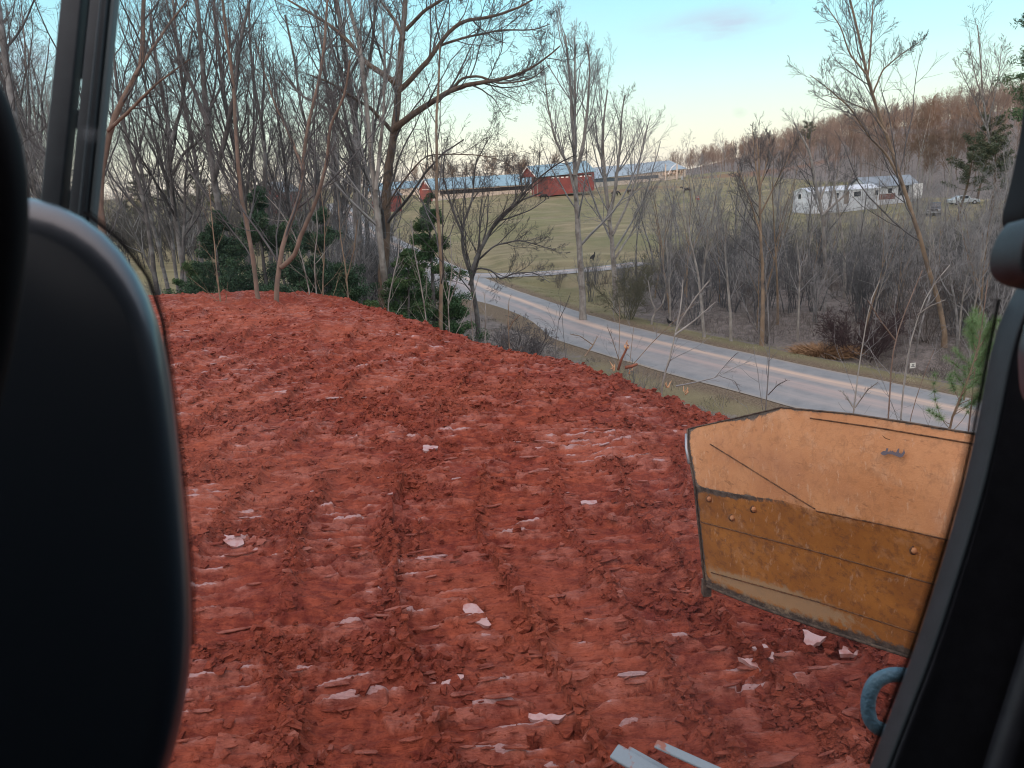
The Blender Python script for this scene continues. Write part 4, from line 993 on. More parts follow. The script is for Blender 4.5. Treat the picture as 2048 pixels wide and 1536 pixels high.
def fern():
    rg = np.random.default_rng(9); n = 2600
    c = PZ(1650, 700, -5.5); c[2] = Tz(c[0], c[1]); th = rg.random(n) * 6.28; ln = rg.uniform(0.5, 1.15, (n, 1))
    o_ = np.stack([np.cos(th), np.sin(th), 0 * th], 1) * rg.random((n, 1)) * np.array([[1.3, 0.7, 0]])
    d = norm(np.stack([np.cos(th) * 0.9, np.sin(th) * 0.9, rg.uniform(0.4, 1.6, n)], 1)); s = norm(np.cross(d, rg.normal(0, 1, (n, 3)))) * 0.012
    tipd = d * ln * np.array([[1, 1, 0.8]])
    v = np.stack([o_ - s, o_ + s, o_ + tipd * 0.6 + s, o_ + tipd * 0.6 - s], 1); tip2 = o_ + tipd + [0, 0, -0.18]
    v2 = np.stack([v[:, 3], v[:, 2], tip2 + s * .3, tip2 - s * .3], 1)
    v = np.concatenate([v, v2]).reshape(-1, 3)
    o = mesh_np('fern_clump', v, np.arange(len(v)).reshape(-1, 4), mat('dry_fern', (0.20, 0.11, 0.055), 0.9, (0.36, 0.23, 0.13), 6)); o.location = tuple(c)
    tag(o, 'clump of dead rust-brown bracken at the wood edge beyond the road', 'fern')
fern()

# verge grass, leaf litter twigs
def tufts(name, region, n, h, m, label, seed):
    rg = np.random.default_rng(seed); x, y = region(rg, n); z = TH(x, y)
    th = rg.random(len(x)) * 6.28; hh = h * rg.uniform(0.4, 1.3, len(x)); b = np.stack([x, y, z - 0.01], 1)
    s = np.stack([np.cos(th), np.sin(th), 0 * th], 1) * 0.008; d = np.stack([rg.normal(0, 0.5, len(x)), rg.normal(0, 0.5, len(x)), np.ones(len(x))], 1) * hh[:, None]
    v = np.stack([b - s, b + s, b + d + s * 0.3, b + d - s * 0.3], 1).reshape(-1, 3)
    o = mesh_np(name, v, np.arange(len(v)).reshape(-1, 4), m); tag(o, label, None, None, 'stuff'); return o
GRM = NT('verge_grass'); GRM.set('Base Color', GRM.mix(GRM.step(GRM.noise(0.8, 5, 0.6), 0.35, 0.65), (0.20, 0.22, 0.11), (0.40, 0.35, 0.23))); GRM.set('Roughness', 0.9)
def under(rg, n):
    px = rg.uniform(1180, 2090, n); y = 26 + 36 * rg.random(n) ** 1.5; x = (px - 1024) / FPX * y * 1.04
    k = (dist_line(x, y, RC) > 5.6) & (dist_line(x, y, DC) > 3) & (fbm(x / 1.5, y / 1.5, 5) > -0.1); return x[k], y[k]
tufts('undergrowth', under, 62000, 0.30, BRN, 'low tangle of dead stems and briars under the thicket', 93)
def near_(rg, n):
    i = rg.integers(20, len(RC) - 14, n * 2); t_ = norm(np.gradient(RC, axis=0))[i]; nn = np.stack([-t_[:, 1], t_[:, 0]], 1)
    nn = nn * np.where((nn * RC[i]).sum(1) > 0, -1, 1)[:, None]
    p = RC[i] + nn * (RHW[i] + 0.5 + 4.5 * rg.random(n * 2))[:, None] + rg.normal(0, 0.3, (n * 2, 2))
    k = (dist_line(p[:, 0], p[:, 1], RC) > 3.3) & (pad_sd(p[:, 0], p[:, 1]) < -3); p = p[k]; return p[:, 0], p[:, 1]
tufts('dry_weeds', near_, 16000, 0.16, BRN, 'dry weeds and twigs on the bank between the mound and the road', 94)
def verge(rg, n):
    i = rg.integers(20, len(RC) - 14, n * 2); t_ = norm(np.gradient(RC, axis=0))[i]; nn = np.stack([-t_[:, 1], t_[:, 0]], 1)
    off = (RHW[i] + 0.15 + 3.6 * rg.random(n * 2) ** 1.1) * np.where(rg.random(n * 2) < 0.7, 1, -1)
    p = RC[i] + nn * off[:, None] + rg.normal(0, 0.4, (n * 2, 2))
    k = (dist_line(p[:, 0], p[:, 1], RC) > 3.0) & (dist_line(p[:, 0], p[:, 1], DC) > 2.2) & (pad_sd(p[:, 0], p[:, 1]) < -4); p = p[k][:n]; return p[:, 0], p[:, 1]
tufts('verge_grass', verge, 75000, 0.07, GRM.m, 'short pale green and straw winter grass along both sides of the road', 91)
def floor_(rg, n):
    px = rg.uniform(1230, 2090, n); y = 25 + 40 * rg.random(n) ** 1.6; x = ray(1640, 600)[0] / ray(1640, 600)[1] * y + (px - 1640) / FPX * y
    k = (dist_line(x, y, RC) > 5.5); return x[k], y[k]
tufts('leaf_litter', floor_, 26000, 0.06, mat('litter_leaf', (0.10, 0.075, 0.06), 0.9, (0.30, 0.25, 0.21), 2.0), 'dead leaves and twigs over the floor of the thicket', 92)
# ------------------------------------------------------------------ farm on the rise
def metal_mat(name, a, b, pitch=0.6):
    r = NT(name)
    w_ = r.t.nodes.new('ShaderNodeTexWave'); w_.inputs['Scale'].default_value = 1.0 / pitch; w_.bands_direction = 'X'; r.link(r.tc.outputs['Object'], w_.inputs[0])
    n = r.noise(0.5, 5, 0.6)
    c = r.mix(r.step(n, 0.35, 0.65), a, b); c = r.mix(r.math('MULTIPLY', w_.outputs['Fac'], 0.18), c, (0.1, 0.1, 0.1))
    r.set('Base Color', c); r.set('Roughness', 0.42); r.set('Specular IOR Level', 0.5); r.bump(w_.outputs['Fac'], 0.3, 0.03); return r.m
ROOFB = metal_mat('roof_metal_blue', (0.16, 0.29, 0.37), (0.22, 0.36, 0.44))
ROOFG = metal_mat('roof_metal_grey', (0.24, 0.30, 0.35), (0.32, 0.37, 0.41))
ROOFD = metal_mat('roof_metal_dark', (0.16, 0.19, 0.22), (0.22, 0.25, 0.28))
REDW = metal_mat('red_siding', (0.17, 0.036, 0.034), (0.24, 0.055, 0.046), 0.4)
WHITEW = metal_mat('white_siding', (0.52, 0.55, 0.60), (0.64, 0.66, 0.70), 0.3)
PALEW = mat('pale_wall', (0.42, 0.38, 0.33), 0.8, (0.55, 0.50, 0.44), 1.0)
TRIM = mat('white_trim', (0.70, 0.70, 0.70), 0.6)
DARK = mat('dark_opening', (0.02, 0.02, 0.022), 0.7)
GLS = mat('window_pane', (0.03, 0.04, 0.05), 0.12, spec=0.8)

def barn(name, label, cat, o, th, Lg, Wd, hw, hr, wall, roof, slope=0.0, open_front=0.0, over=0.4, extras=None, trim=True, side=None):
    """gable building: x along its length, y across (away), gable end at x = 0; base sinks into the ground"""
    root = empty(name, o, th); tag(root, label, cat)
    zf = lambda x: slope * x
    d = 1.8
    x0 = open_front
    # walls: long front, long back, two gables
    vs = [(x0, 0, zf(x0) - d), (Lg, 0, zf(Lg) - d), (Lg, 0, zf(Lg) + hw), (x0, 0, zf(x0) + hw), (x0, Wd, zf(x0) - d), (Lg, Wd, zf(Lg) - d), (Lg, Wd, zf(Lg) + hw), (x0, Wd, zf(x0) + hw), (x0, Wd / 2, zf(x0) + hr), (Lg, Wd / 2, zf(Lg) + hr)]
    fs = [(0, 1, 2, 3), (5, 4, 7, 6), (4, 0, 3, 8, 7), (1, 5, 6, 9, 2)]
    if side is None: mesh_py('wall', vs, fs, wall, root)
    else:
        mesh_py('wall', vs, fs[:2], side, root); mesh_py('gable_wall', vs, fs[2:], wall, root)
    if open_front:
        v = [(0, 0, hw), (0, Wd, hw), (0, Wd / 2, hr), (0.15, 0, hw), (0.15, Wd, hw), (0.15, Wd / 2, hr)]
        mesh_py('gable_panel', v, [(0, 2, 1), (3, 4, 5), (0, 1, 4, 3), (1, 2, 5, 4), (2, 0, 3, 5)], wall, root)
        for yy in np.linspace(0.1, Wd - 0.1, 5):
            b_ = box((0.08, yy, (hw - d) / 2), (0.2, 0.2, hw + d)); mesh_np('post', *b_, mat_post, root)
    t = 0.12; s = (hr - hw) / (Wd / 2)
    def slab(sg):
        ya, yb = (-over, Wd / 2) if sg < 0 else (Wd + over, Wd / 2)
        za, zb = hw - s * over + 0.02, hr + 0.02
        p = [(-over, ya, za), (Lg + over, ya, za + slope * Lg), (Lg + over, yb, zb + slope * Lg), (-over, yb, zb)]
        return p + [(a, b, c + t) for a, b, c in p]
    vv = slab(-1); ww = slab(1)
    fb = [(0, 1, 2, 3), (7, 6, 5, 4), (0, 4, 5, 1), (1, 5, 6, 2), (2, 6, 7, 3), (3, 7, 4, 0)]
    mesh_py('roof', vv + [(a, b, c + 0.003) for a, b, c in ww], fb + [tuple(i + 8 for i in f) for f in fb], roof, root)
    if trim:
        for sg in (0, 1):
            a = np.array([-over - 0.05, -over if sg == 0 else Wd + over, hw - s * over]); b = np.array([-over - 0.05, Wd / 2, hr]); m_ = (a + b) / 2; dd = b - a; l = np.linalg.norm(dd); dd = dd / l
            mesh_np('gable_trim', *box(m_, (0.08, l, 0.28), [[1, 0, 0], list(dd), list(np.cross([1, 0, 0], dd))]), TRIM, root)
    if extras: extras(root, zf)
    return root
mat_post = mat('weathered_post', (0.20, 0.17, 0.15), 0.9)
def ground_at(px, py, y):
    p = P(px, py, y); return (p[0], p[1], p[2])
def ex_long(root, zf):
    mesh_np('door', *box((-0.05, 4.5, 1.2), (0.08, 3.2, 2.5)), REDW, root)
    d = root.children[-1]; d['label'] = 'red sliding barn door'
    mesh_np('door_rail', *box((-0.10, 4.5, 2.6), (0.1, 4.6, 0.14)), TRIM, root)
    mesh_np('gable_vent', *box((-0.06, 4.5, 4.6), (0.1, 0.5, 0.9)), TRIM, root)
    for yy in (0.1, 8.9): mesh_np('corner_trim', *box((-0.04, yy, 1.0), (0.1, 0.22, 3.2)), TRIM, root)
    mesh_np('side_opening', *box((22, -0.02, 1.5), (39, 0.1, 1.1)), DARK, root)
barn('long_barn', 'long low barn with blue-grey metal roof and small red gable end trimmed white', 'barn', ground_at(866, 397, 230), math.radians(32), 46, 9, 2.6, 5.6, REDW, ROOFB, 0.0, extras=ex_long, side=PALEW)
def ex_shed(root, zf):
    for k in range(9):
        if k in (4,): continue
        mesh_np('vent_panel', *box((5.2 + k * 1.6, -0.04, 3.15), (0.9, 0.08, 0.32)), TRIM, root)
    mesh_np('eave_gap', *box((11.5, -0.03, 3.5), (14, 0.06, 0.35)), DARK, root)
barn('open_shed', 'red cattle shed with an open gable front on posts and metal roof', 'shed', ground_at(1075, 381, 214), math.radians(30), 19.5, 8.6, 3.7, 6.5, REDW, ROOFB, 0.04, open_front=3.6, extras=ex_shed)
def ex_poultry(root, zf):
    sl = 1.7 / 66
    for k in range(6):
        x = 64.5 - k * 2.25; z = zf(x)
        a = np.linspace(0, 2 * math.pi, 21)[:-1]
        vs = [(x + 0.82 * math.cos(t), yy, z + 1.35 + 0.82 * math.sin(t)) for yy in (-0.55, 0.0) for t in a]
        f = [(i, (i + 1) % 20, 20 + (i + 1) % 20, 20 + i) for i in range(20)]
        hs = mesh_py('fan_housing', vs, f, PALEW, root)
        vs = [(x + 0.76 * math.cos(t), -0.08, z + 1.35 + 0.76 * math.sin(t)) for t in a]
        bl_ = mesh_py('fan_face', vs, [tuple(range(20))], mat_fan, hs)
        mesh_np('panel', *box((x + 1.12, -0.06, z + 1.3), (0.4, 0.1, 2.3)), PALEW, root)
    mesh_np('side_curtain', *box((25, -0.03, 1.45 + sl * 25), (48, 0.06, 1.1)), mat('curtain', (0.10, 0.12, 0.14), 0.7), root)
mat_fan = mat('fan_mesh', (0.16, 0.13, 0.11), 0.6)
barn('poultry_house', 'very long poultry house with grey-blue metal roof and round fans near its east end', 'poultry house', (*P(1150, 380, 252)[:2], -2.0), math.atan2(47, 46), 68, 15, 2.5, 5.7, PALEW, ROOFG, 1.9 / 66, extras=ex_poultry, trim=False)
barn('poultry_house', 'farther blue-roofed poultry house showing past the long barn', 'poultry house', (*P(738, 395, 285)[:2], -1.9), math.radians(20), 42, 12, 2.2, 4.6, PALEW, ROOFB, 0.02, trim=False)
def ex_x(root, zf):
    for k in (0, 1):
        y0 = 1.2 + k * 2.0
        dr = mesh_np('door', *box((-0.06, y0 + 0.9, 1.3), (0.1, 1.8, 2.4)), REDW, root)
        for sg in (-1, 1):
            dd = np.array([0, 1.8, 2.4 * sg]); l = np.linalg.norm(dd); dd = dd / l
            mesh_np('cross_brace', *box((-0.13 - 0.004 * sg, y0 + 0.9, 1.3), (0.05, l, 0.16), [[1, 0, 0], list(dd), list(np.cross([1, 0, 0], dd))]), TRIM, dr)
        for e in (-1, 1):
            mesh_np('door_trim', *box((-0.12, y0 + 0.9 + e * 0.9, 1.3), (0.04, 0.14, 2.5)), TRIM, dr)
barn('red_barn', 'dark red barn with white cross-braced double doors behind the crest trees', 'barn', ground_at(562, 410, 175), math.radians(75), 9, 6, 3.0, 5.0, REDW, ROOFD, extras=ex_x)
barn('red_outbuilding', 'small red outbuilding behind the thick grey trunk', 'shed', ground_at(762, 412, 190), math.radians(40), 6, 4, 2.4, 3.4, REDW, ROOFD, extras=lambda r_, z_: mesh_np('door', *box((-0.05, 2.0, 1.0), (0.08, 1.2, 2.0)), TRIM, r_))

# feed bin posts with auger
def auger():
    b = ground_at(1342, 352, 285); root = empty('feed_auger', b); tag(root, 'two pale upright feed posts with a slanting auger tube beside the poultry house', 'feed auger')
    for dx in (-2.0, 2.2): mesh_np('post', *capped([(dx, 0, -1.5), (dx, 0, 4.2)], 0.24, 8), PALEW, root)
    mesh_np('auger_tube', *capped([(-1.2, -0.4, 0.6), (0.2, -0.4, 3.0), (1.6, -0.2, 4.0)], 0.14, 8), TRIM, root)
    mesh_np('crossbar', *capped([(-2.0, 0, 1.0), (2.2, 0, 1.2)], 0.08, 6), PALEW, root)
auger()
# pole in the pasture
def pole():
    y = 140; x = P(1368, 415, y)[0]; z = Tz(x, y); root = empty('utility_pole', (x, y, z)); tag(root, 'pale wooden utility pole standing in the pasture below the fans', 'utility pole')
    mesh_np('pole', *capped([(0, 0, -0.5), (-0.2, 0, 7.4)], [0.17, 0.12], 8), BARKL, root)
    mesh_np('insulator', *capped([(-0.35, 0, 6.9), (0.0, 0, 7.0)], 0.06, 6), DARK, root); mesh_np('transformer', *capped([(-0.45, -0.1, 5.6), (-0.45, -0.1, 6.2)], 0.16, 8), mat('galvanised', (0.4, 0.42, 0.44), 0.5), root)
    y = 138; x = P(1928, 408, y)[0]; z = Tz(x, y); root = empty('utility_pole', (x, y, z)); tag(root, 'short dark T-shaped pole standing behind the parked vehicles', 'utility pole')
    mesh_np('pole', *capped([(0, 0, -0.4), (0, 0, 3.6)], [0.10, 0.08], 7), BARKD, root); mesh_np('crossarm', *capped([(-1.4, 0, 3.5), (2.4, 0, 3.75)], 0.06, 6), BARKD, root)
pole()
def signs():
    y = 150; x = P(1395, 400, y)[0]; z = Tz(x, y); root = empty('road_sign', (x, y, z)); tag(root, 'small orange-red and white sign in the middle of the pasture', 'sign')
    h = P(1395, 396, y)[2] - z
    mesh_np('post', *box((0, 0.05, h / 2 - 0.2), (0.08, 0.05, h + 0.2)), mat_post, root)
    mesh_np('sign_panel', *box((0, 0, h), (0.85, 0.03, 0.8)), mat('sign_orange', (0.45, 0.10, 0.06), 0.5), root)
    mesh_np('sign_stripe', *box((-0.05, -0.02, h + 0.16), (0.6, 0.02, 0.22)), TRIM, root)
    c = G(1824, 745); root = empty('yard_sign', (c[0], c[1], Tz(c[0], c[1])), math.radians(8)); tag(root, 'small white rectangular sign with dark lettering lines at the verge', 'sign')
    s = c[1] / FPX
    mesh_np('sign_panel', *box((0, 0, 0.30), (12.5 * s, 0.02, 11 * s)), mat('sign_white', (0.75, 0.74, 0.68), 0.5), root)
    for k, (w_, zz) in enumerate([(5.5, 0.355), (3.2, 0.31), (8, 0.262)]):
        mesh_np('lettering', *box((0.5 * s, -0.014, zz), (w_ * s, 0.006, 0.022)), mat_ink, root)
    for e in (-1, 1): mesh_np('stake', *box((e * 4 * s, 0.015, 0.1), (0.012, 0.012, 0.25)), mat_post, root)
mat_ink = mat('sign_ink', (0.05, 0.05, 0.06), 0.6)
signs()

# white trailer home and the house behind
def ex_trailer(root, zf):
    for x, w_ in ((1.0, 0.7), (5.2, 0.8), (9.2, 1.5), (13.0, 0.9)):
        f = mesh_np('window', *box((x, -0.03, 1.7), (w_, 0.08, 0.95)), TRIM, root); mesh_np('pane', *box((x, -0.06, 1.7), (w_ - 0.16, 0.06, 0.8)), GLS, f)
    f = mesh_np('window', *box((-0.03, 2.4, 1.8), (0.08, 0.8, 0.9)), TRIM, root); mesh_np('pane', *box((-0.06, 2.4, 1.8), (0.06, 0.66, 0.76)), GLS, f)
    mesh_np('door', *box((7.1, -0.03, 1.25), (0.9, 0.08, 2.0)), mat_post, root)
barn('mobile_home', 'white mobile home with dark windows below the wooded hill', 'mobile home', ground_at(1618, 416, 124), math.radians(16), 13.6, 4.2, 2.4, 3.0, WHITEW, WHITEW, 0.0, over=0.15, extras=ex_trailer, trim=False)
def ex_house(root, zf):
    for x in (1.2, 4.2): f = mesh_np('window', *box((x, -0.03, 1.5), (0.9, 0.08, 1.0)), TRIM, root); mesh_np('pane', *box((x, -0.06, 1.5), (0.75, 0.06, 0.85)), GLS, f)
    mesh_np('porch_opening', *box((6.9, -0.03, 1.4), (2.0, 0.1, 1.7)), DARK, root)
    mesh_np('porch_wall', *box((9.2, -0.5, 1.2), (1.6, 0.9, 2.6)), TRIM, root)
    mesh_np('brick_panel', *box((2.7, -0.02, 0.5), (5.3, 0.06, 1.0)), mat('brick_skirt', (0.18, 0.09, 0.08), 0.9), root)
barn('house', 'grey-roofed house joined behind the white mobile home', 'house', ground_at(1735, 401, 138), math.radians(8), 9.6, 6, 2.4, 3.9, WHITEW, ROOFD, 0.0, extras=ex_house, trim=False)

# vehicles by the house
def car_like(name, label, cat, loc, rz, paint, pickup):
    root = empty(name, loc, rz); tag(root, label, cat)
    W_ = 0.95
    if pickup: prof = [(-2.7, .45), (-2.72, .95), (-2.6, 1.08), (-1.6, 1.14), (2.75, 1.14), (2.8, .6), (2.75, .45)]
    else: prof = [(-2.2, .35), (-2.25, .65), (-2.1, .80), (-1.2, .88), (1.9, .95), (2.2, .85), (2.2, .4), (2.1, .3)]
    def ext(pr, w0, w1=None, zt=None):
        n = len(pr); v = [(x, -w0, z) for x, z in pr] + [(x, w0, z) for x, z in pr]
        return v, [tuple(range(n))[::-1], tuple(range(n, 2 * n))] + [(i, (i + 1) % n, n + (i + 1) % n, n + i) for i in range(n)]
    mesh_py('body', *ext(prof, W_), paint, root, bevel=0.06)
    cabp = [(-1.5, 1.12), (-0.85, 1.78), (0.75, 1.80), (0.95, 1.12)] if pickup else [(-1.1, .86), (-0.4, 1.38), (0.9, 1.40), (1.6, .92)]
    mesh_py('cabin', *ext(cabp, W_ - 0.12), paint, root, bevel=0.05)
    a, b = np.array(cabp[0]), np.array(cabp[1]); m_ = (a + b) / 2; t = (b - a) / np.linalg.norm(b - a)
    mesh_np('windscreen', *box((m_[0] - 0.04, 0, m_[1]), (np.linalg.norm(b - a) * 0.78, 1.45, 0.03), [[t[0], 0, t[1]], [0, 1, 0], [-t[1], 0, t[0]]]), GLS, root)
    for sg in (-1, 1): mesh_np('side_window', *box(((cabp[1][0] + cabp[2][0]) / 2, sg * (W_ - 0.115), (cabp[0][1] + cabp[1][1]) / 2 + 0.04), (1.3, 0.02, 0.42)), GLS, root)
    xs = (-1.75, 1.75) if pickup else (-1.4, 1.35); R_ = 0.38 if pickup else 0.32
    for x in xs:
        for sg in (-1, 1):
            wv = mesh_np('wheel', *capped([(x, sg * 0.72, R_), (x, sg * 0.96, R_)], R_, 18), mat_tyre, root); mesh_np('rim', *capped([(x, sg * 0.955, R_), (x, sg * 0.975, R_)], R_ * 0.55, 12), mat_rim, wv)
    for sg in (-1, 1): mesh_np('headlight', *box((prof[1][0] - 0.01, sg * 0.68, prof[1][1] - 0.10), (0.06, 0.34, 0.18)), mat_lamp, root)
    mesh_np('grille', *box((prof[1][0] - 0.01, 0, prof[1][1] - 0.12), (0.05, 0.9, 0.24)), DARK, root)
    mesh_np('bumper', *box((prof[0][0] - 0.05, 0, prof[0][1] + 0.08), (0.14, 1.8, 0.2)), mat_rim, root)
    return root
mat_tyre = mat('tyre', (0.015, 0.015, 0.015), 0.8); mat_rim = mat('rim_metal', (0.35, 0.36, 0.38), 0.4); mat_lamp = mat('lamp_lens', (0.6, 0.62, 0.65), 0.2)
c = P(1868, 410, 112); car_like('pickup_truck', 'dark pickup truck facing out from the house yard', 'pickup truck', (c[0], c[1], Tz(c[0], c[1])), math.radians(62), mat('dark_paint', (0.03, 0.04, 0.055), 0.25, spec=0.6, coat=0.4), True)
c = P(1925, 408, 125); car_like('parked_car', 'pale silver car parked low beside the pickup', 'car', (c[0], c[1], Tz(c[0], c[1])), math.radians(178), mat('silver_paint', (0.42, 0.47, 0.50), 0.3, spec=0.6, coat=0.3), False)

# cattle
HIDE = mat('black_hide', (0.012, 0.012, 0.013), 0.8, (0.03, 0.028, 0.026), 3)
def skin_obj(name, pts, edges, rad, m, root_i=0):
    me = bpy.data.meshes.new(name); me.from_pydata(pts, edges, []); me.update(); me.materials.append(m)
    o = bpy.data.objects.new(name, me); COL.objects.link(o)
    sk = o.modifiers.new('skin', 'SKIN')
    if not me.skin_vertices: me.skin_vertices.new()
    for i, r_ in enumerate(rad):
        v = me.skin_vertices[0].data[i]; v.radius = r_ if isinstance(r_, tuple) else (r_, r_); v.use_root = (i == root_i)
    sb = o.modifiers.new('smooth', 'SUBSURF'); sb.levels = 2; sb.render_levels = 2; o.modifiers['skin'].use_smooth_shade = True
    return o
def cow(loc, rz, label, graze=True):
    hd = [(1.15, 0, 1.15), (1.45, 0, 0.75), (1.60, 0, 0.35), (1.75, 0, 0.10)] if graze else [(1.15, 0, 1.35), (1.45, 0, 1.55), (1.75, 0, 1.50), (2.0, 0, 1.38)]
    pts = [(0, 0, 0.95), (0.45, 0, 0.95), (0.85, 0, 1.05)] + hd + [(-0.5, 0, 1.0), (-0.85, 0, 1.1), (-1.0, 0, 0.9), (-1.02, 0, 0.45)]
    rad = [0.40, 0.38, 0.32, 0.22, 0.17, 0.15, 0.09, 0.38, 0.30, 0.05, 0.04]
    ed = [(0, 1), (1, 2), (2, 3), (3, 4), (4, 5), (5, 6), (0, 7), (7, 8), (8, 9), (9, 10)]
    for (ax, ay, par, kx, hx) in ((0.72, 0.2, 2, 0.03, 0.0), (0.72, -0.2, 2, 0.10, 0.0), (-0.68, 0.2, 8, 0.05, -0.12), (-0.68, -0.2, 8, -0.02, -0.10)):
        i = len(pts); pts += [(ax, ay, 0.72), (ax + kx, ay, 0.45), (ax + hx, ay, 0.22), (ax + hx + 0.02, ay, 0.03)]; rad += [0.15, 0.09, 0.06, 0.06]
        ed += [(par, i), (i, i + 1), (i + 1, i + 2), (i + 2, i + 3)]
    o = skin_obj('cow', pts, ed, rad, HIDE); o.location = loc; o.rotation_euler = (0, 0, rz); tag(o, label, 'cow', 'black cattle in the pasture'); return o
for px, py, y, rz, gz, lab in ((1374, 369, 205, 3.3, False, 'black cow standing right behind the utility pole'), (1229, 372, 212, 0.1, True, 'black cow grazing between the multi-stemmed tree trunks'), (1261, 371, 215, 3.4, True, 'black cow grazing east of the multi-stemmed tree'), (1085, 382, 206, 0.3, True, 'black calf lying low in front of the open shed')):
    c = P(px, py, y); cow((c[0], c[1], Tz(c[0], c[1])), rz, lab, gz)
# black birds (turkeys)
def turkey(loc, rz, label, s=1.0):
    pts = [(0, 0, 0.42), (0.14, 0, 0.50), (0.22, 0, 0.66), (0.24, 0, 0.84), (0.30, 0, 0.86), (-0.2, 0, 0.36), (-0.38, 0, 0.26), (0.02, 0.06, 0.22), (0.06, 0.07, 0.02), (0.02, -0.06, 0.22), (-0.04, -0.07, 0.02)]
    rad = [0.17, 0.14, 0.06, 0.045, 0.015, 0.14, 0.05, 0.04, 0.02, 0.04, 0.02]
    ed = [(0, 1), (1, 2), (2, 3), (3, 4), (0, 5), (5, 6), (0, 7), (7, 8), (0, 9), (9, 10)]
    o = skin_obj('turkey', pts, ed, rad, HIDE); o.location = loc; o.rotation_euler = (0, 0, rz); o.scale = (s, s, s); tag(o, label, 'bird')
c = G(1186, 523); turkey((c[0], c[1], Tz(c[0], c[1])), 0.6, 'lone black bird standing in the pasture east of the tall pale tree', 1.05)
c = G(1336, 655); turkey((c[0] + 0.3, c[1] + 1.0, Tz(c[0] + 0.3, c[1] + 1.0)), 3.0, 'small black bird at the wood edge beyond the road', 0.6)

# ------------------------------------------------------------------ far woods
def wood_mass(name, pos, h, rng, mt, label, k1=13, k2=5, k3=3, rmin=0.022):
    """many bare trees of a far-off wood grown in one pass"""
    n = len(pos)
    p, r = grow(pos, np.tile([0, 0, 1.0], (n, 1)) + rng.normal(0, 0.05, (n, 3)), h, h * 0.007, 7, 0.05, 0.05, rng, tip=0.15)
    P0, D, Ln, R = children(p, r, h, k1, 0.22, 1.0, 0.4, 0.95, 0.36, rng)
    a, b = grow(P0, D, Ln, np.maximum(R * 0.7, rmin * 1.5), 4, 0.09, 0.10, rng, rmin=rmin)
    P1, D1, L1, R1 = children(a, b, Ln, k2, 0.2, 1.0, 0.4, 1.0, 0.52, rng)
    c_, d_ = grow(P1, D1, L1, np.full(len(P1), rmin * 1.1), 2, 0.1, 0.05, rng, rmin=rmin * 0.8)
    P2, D2, L2, R2 = children(c_, d_, L1, k3, 0.2, 1.0, 0.4, 1.0, 0.6, rng)
    e_, f_ = grow(P2, D2, L2, np.full(len(P2), rmin * 0.8), 1, 0.1, 0.03, rng, rmin=rmin * 0.6)
    v, q = join([tubes(p, r, 4), tubes(a, b, 3), tubes(c_, d_, 3), tubes(e_, f_, 3)])
    o = mesh_np(name, v, q, mt, smooth=False); tag(o, label, None, None, 'stuff'); return o
rg = np.random.default_rng(123)
HW = NT('hill_bark'); HW.set('Base Color', HW.mix(HW.step(HW.noise(0.08, 4, 0.6), 0.35, 0.65), (0.14, 0.11, 0.095), (0.23, 0.185, 0.16))); HW.set('Roughness', 0.95); HW.set('Specular IOR Level', 0.05)
n = 1500; x = rg.uniform(84, 270, n * 2); y = rg.uniform(105, 470, n * 2)
k = (x > 86 + 6 * rg.random(n * 2)) & (x / y > 0.19) & (x / y < 0.95); k &= ~((x < 98) & (y < 150))
x, y = x[k][:n], y[k][:n]
wood_mass('hillside_woods', np.stack([x, y, TH(x, y, np.full(len(x), 50.)) - 0.3], 1), rg.uniform(8, 13, len(x)), rg, HW.m, 'bare reddish-brown woods covering the hill in the east')
n = 620; px = rg.uniform(-250, 2000, n * 2); y = rg.uniform(430, 720, n * 2); x = (px - 1024) / FPX * y
k = (np.abs(px - 1230) > 190); x, y = x[k][:n], y[k][:n]
wood_mass('distant_woods', np.stack([x, y, TH(x, y, np.full(len(x), 50.)) - 0.3], 1), rg.uniform(9, 14, len(x)), rg, HW.m, 'far-off line of bare woods along the horizon', 9, 3, 3, 0.035)
# dark scrub between the near wood and the pasture, on the west side
n = 520; px = rg.uniform(-150, 720, n); y = rg.uniform(84, 135, n) ; x = (px - 1024) / FPX * y
wood_mass('scrub', np.stack([x, y, TH(x, y, np.full(len(x), 50.)) - 0.3], 1), rg.uniform(2.5, 7.5, len(x)), rg, bark_mat('scrub_bark', (0.055, 0.055, 0.055), (0.10, 0.095, 0.09)), 'dark scrub belt beyond the near wood', 14, 5, 3, 0.016)

WT = [kind_tree('farm_tree', 51, BARKO, TWIGW, h=17, r0=0.22, start=0.25, spread=0.36, k1=20, forks=2, rmin=0.022),
      kind_tree('farm_tree', 52, BARKL, TWIGW, h=18, r0=0.18, start=0.3, spread=0.28, k1=20, forks=2, rmin=0.022),
      kind_tree('farm_tree', 53, BARKO, TWIGW, h=14, r0=0.17, start=0.2, spread=0.42, k1=20, forks=3, rmin=0.022)]
rngw = np.random.default_rng(80)
for i in range(30):
    px = rngw.uniform(800, 1135) if i < 20 else rngw.uniform(540, 790); y = rngw.uniform(285, 335) if i < 20 else rngw.uniform(270, 330)
    x = P(px, 370, y)[0]
    put(WT, int(rngw.integers(0, 3)), x, y, float(rngw.uniform(0.55, 0.85)), label='bare tan tree in the row rising behind the farm roofs', group='bare trees behind the farm roofs')
for i, (px, y, s) in enumerate([(1838, 165, 1.0), (1848, 170, 1.05), (1812, 185, 0.8), (1866, 160, 0.7), (1862, 158, 0.55), (1900, 150, 0.75), (1935, 170, 0.9), (1780, 200, 0.85), (1960, 160, 0.9), (1745, 230, 0.9), (1700, 250, 0.8), (1905, 175, 0.95)]):
    x = P(px, 330, y)[0]
    put(WT, 1, x, y, s, label='tall pale-trunked tree standing out at the foot of the wooded hill', group='pale trunks at the foot of the hill')
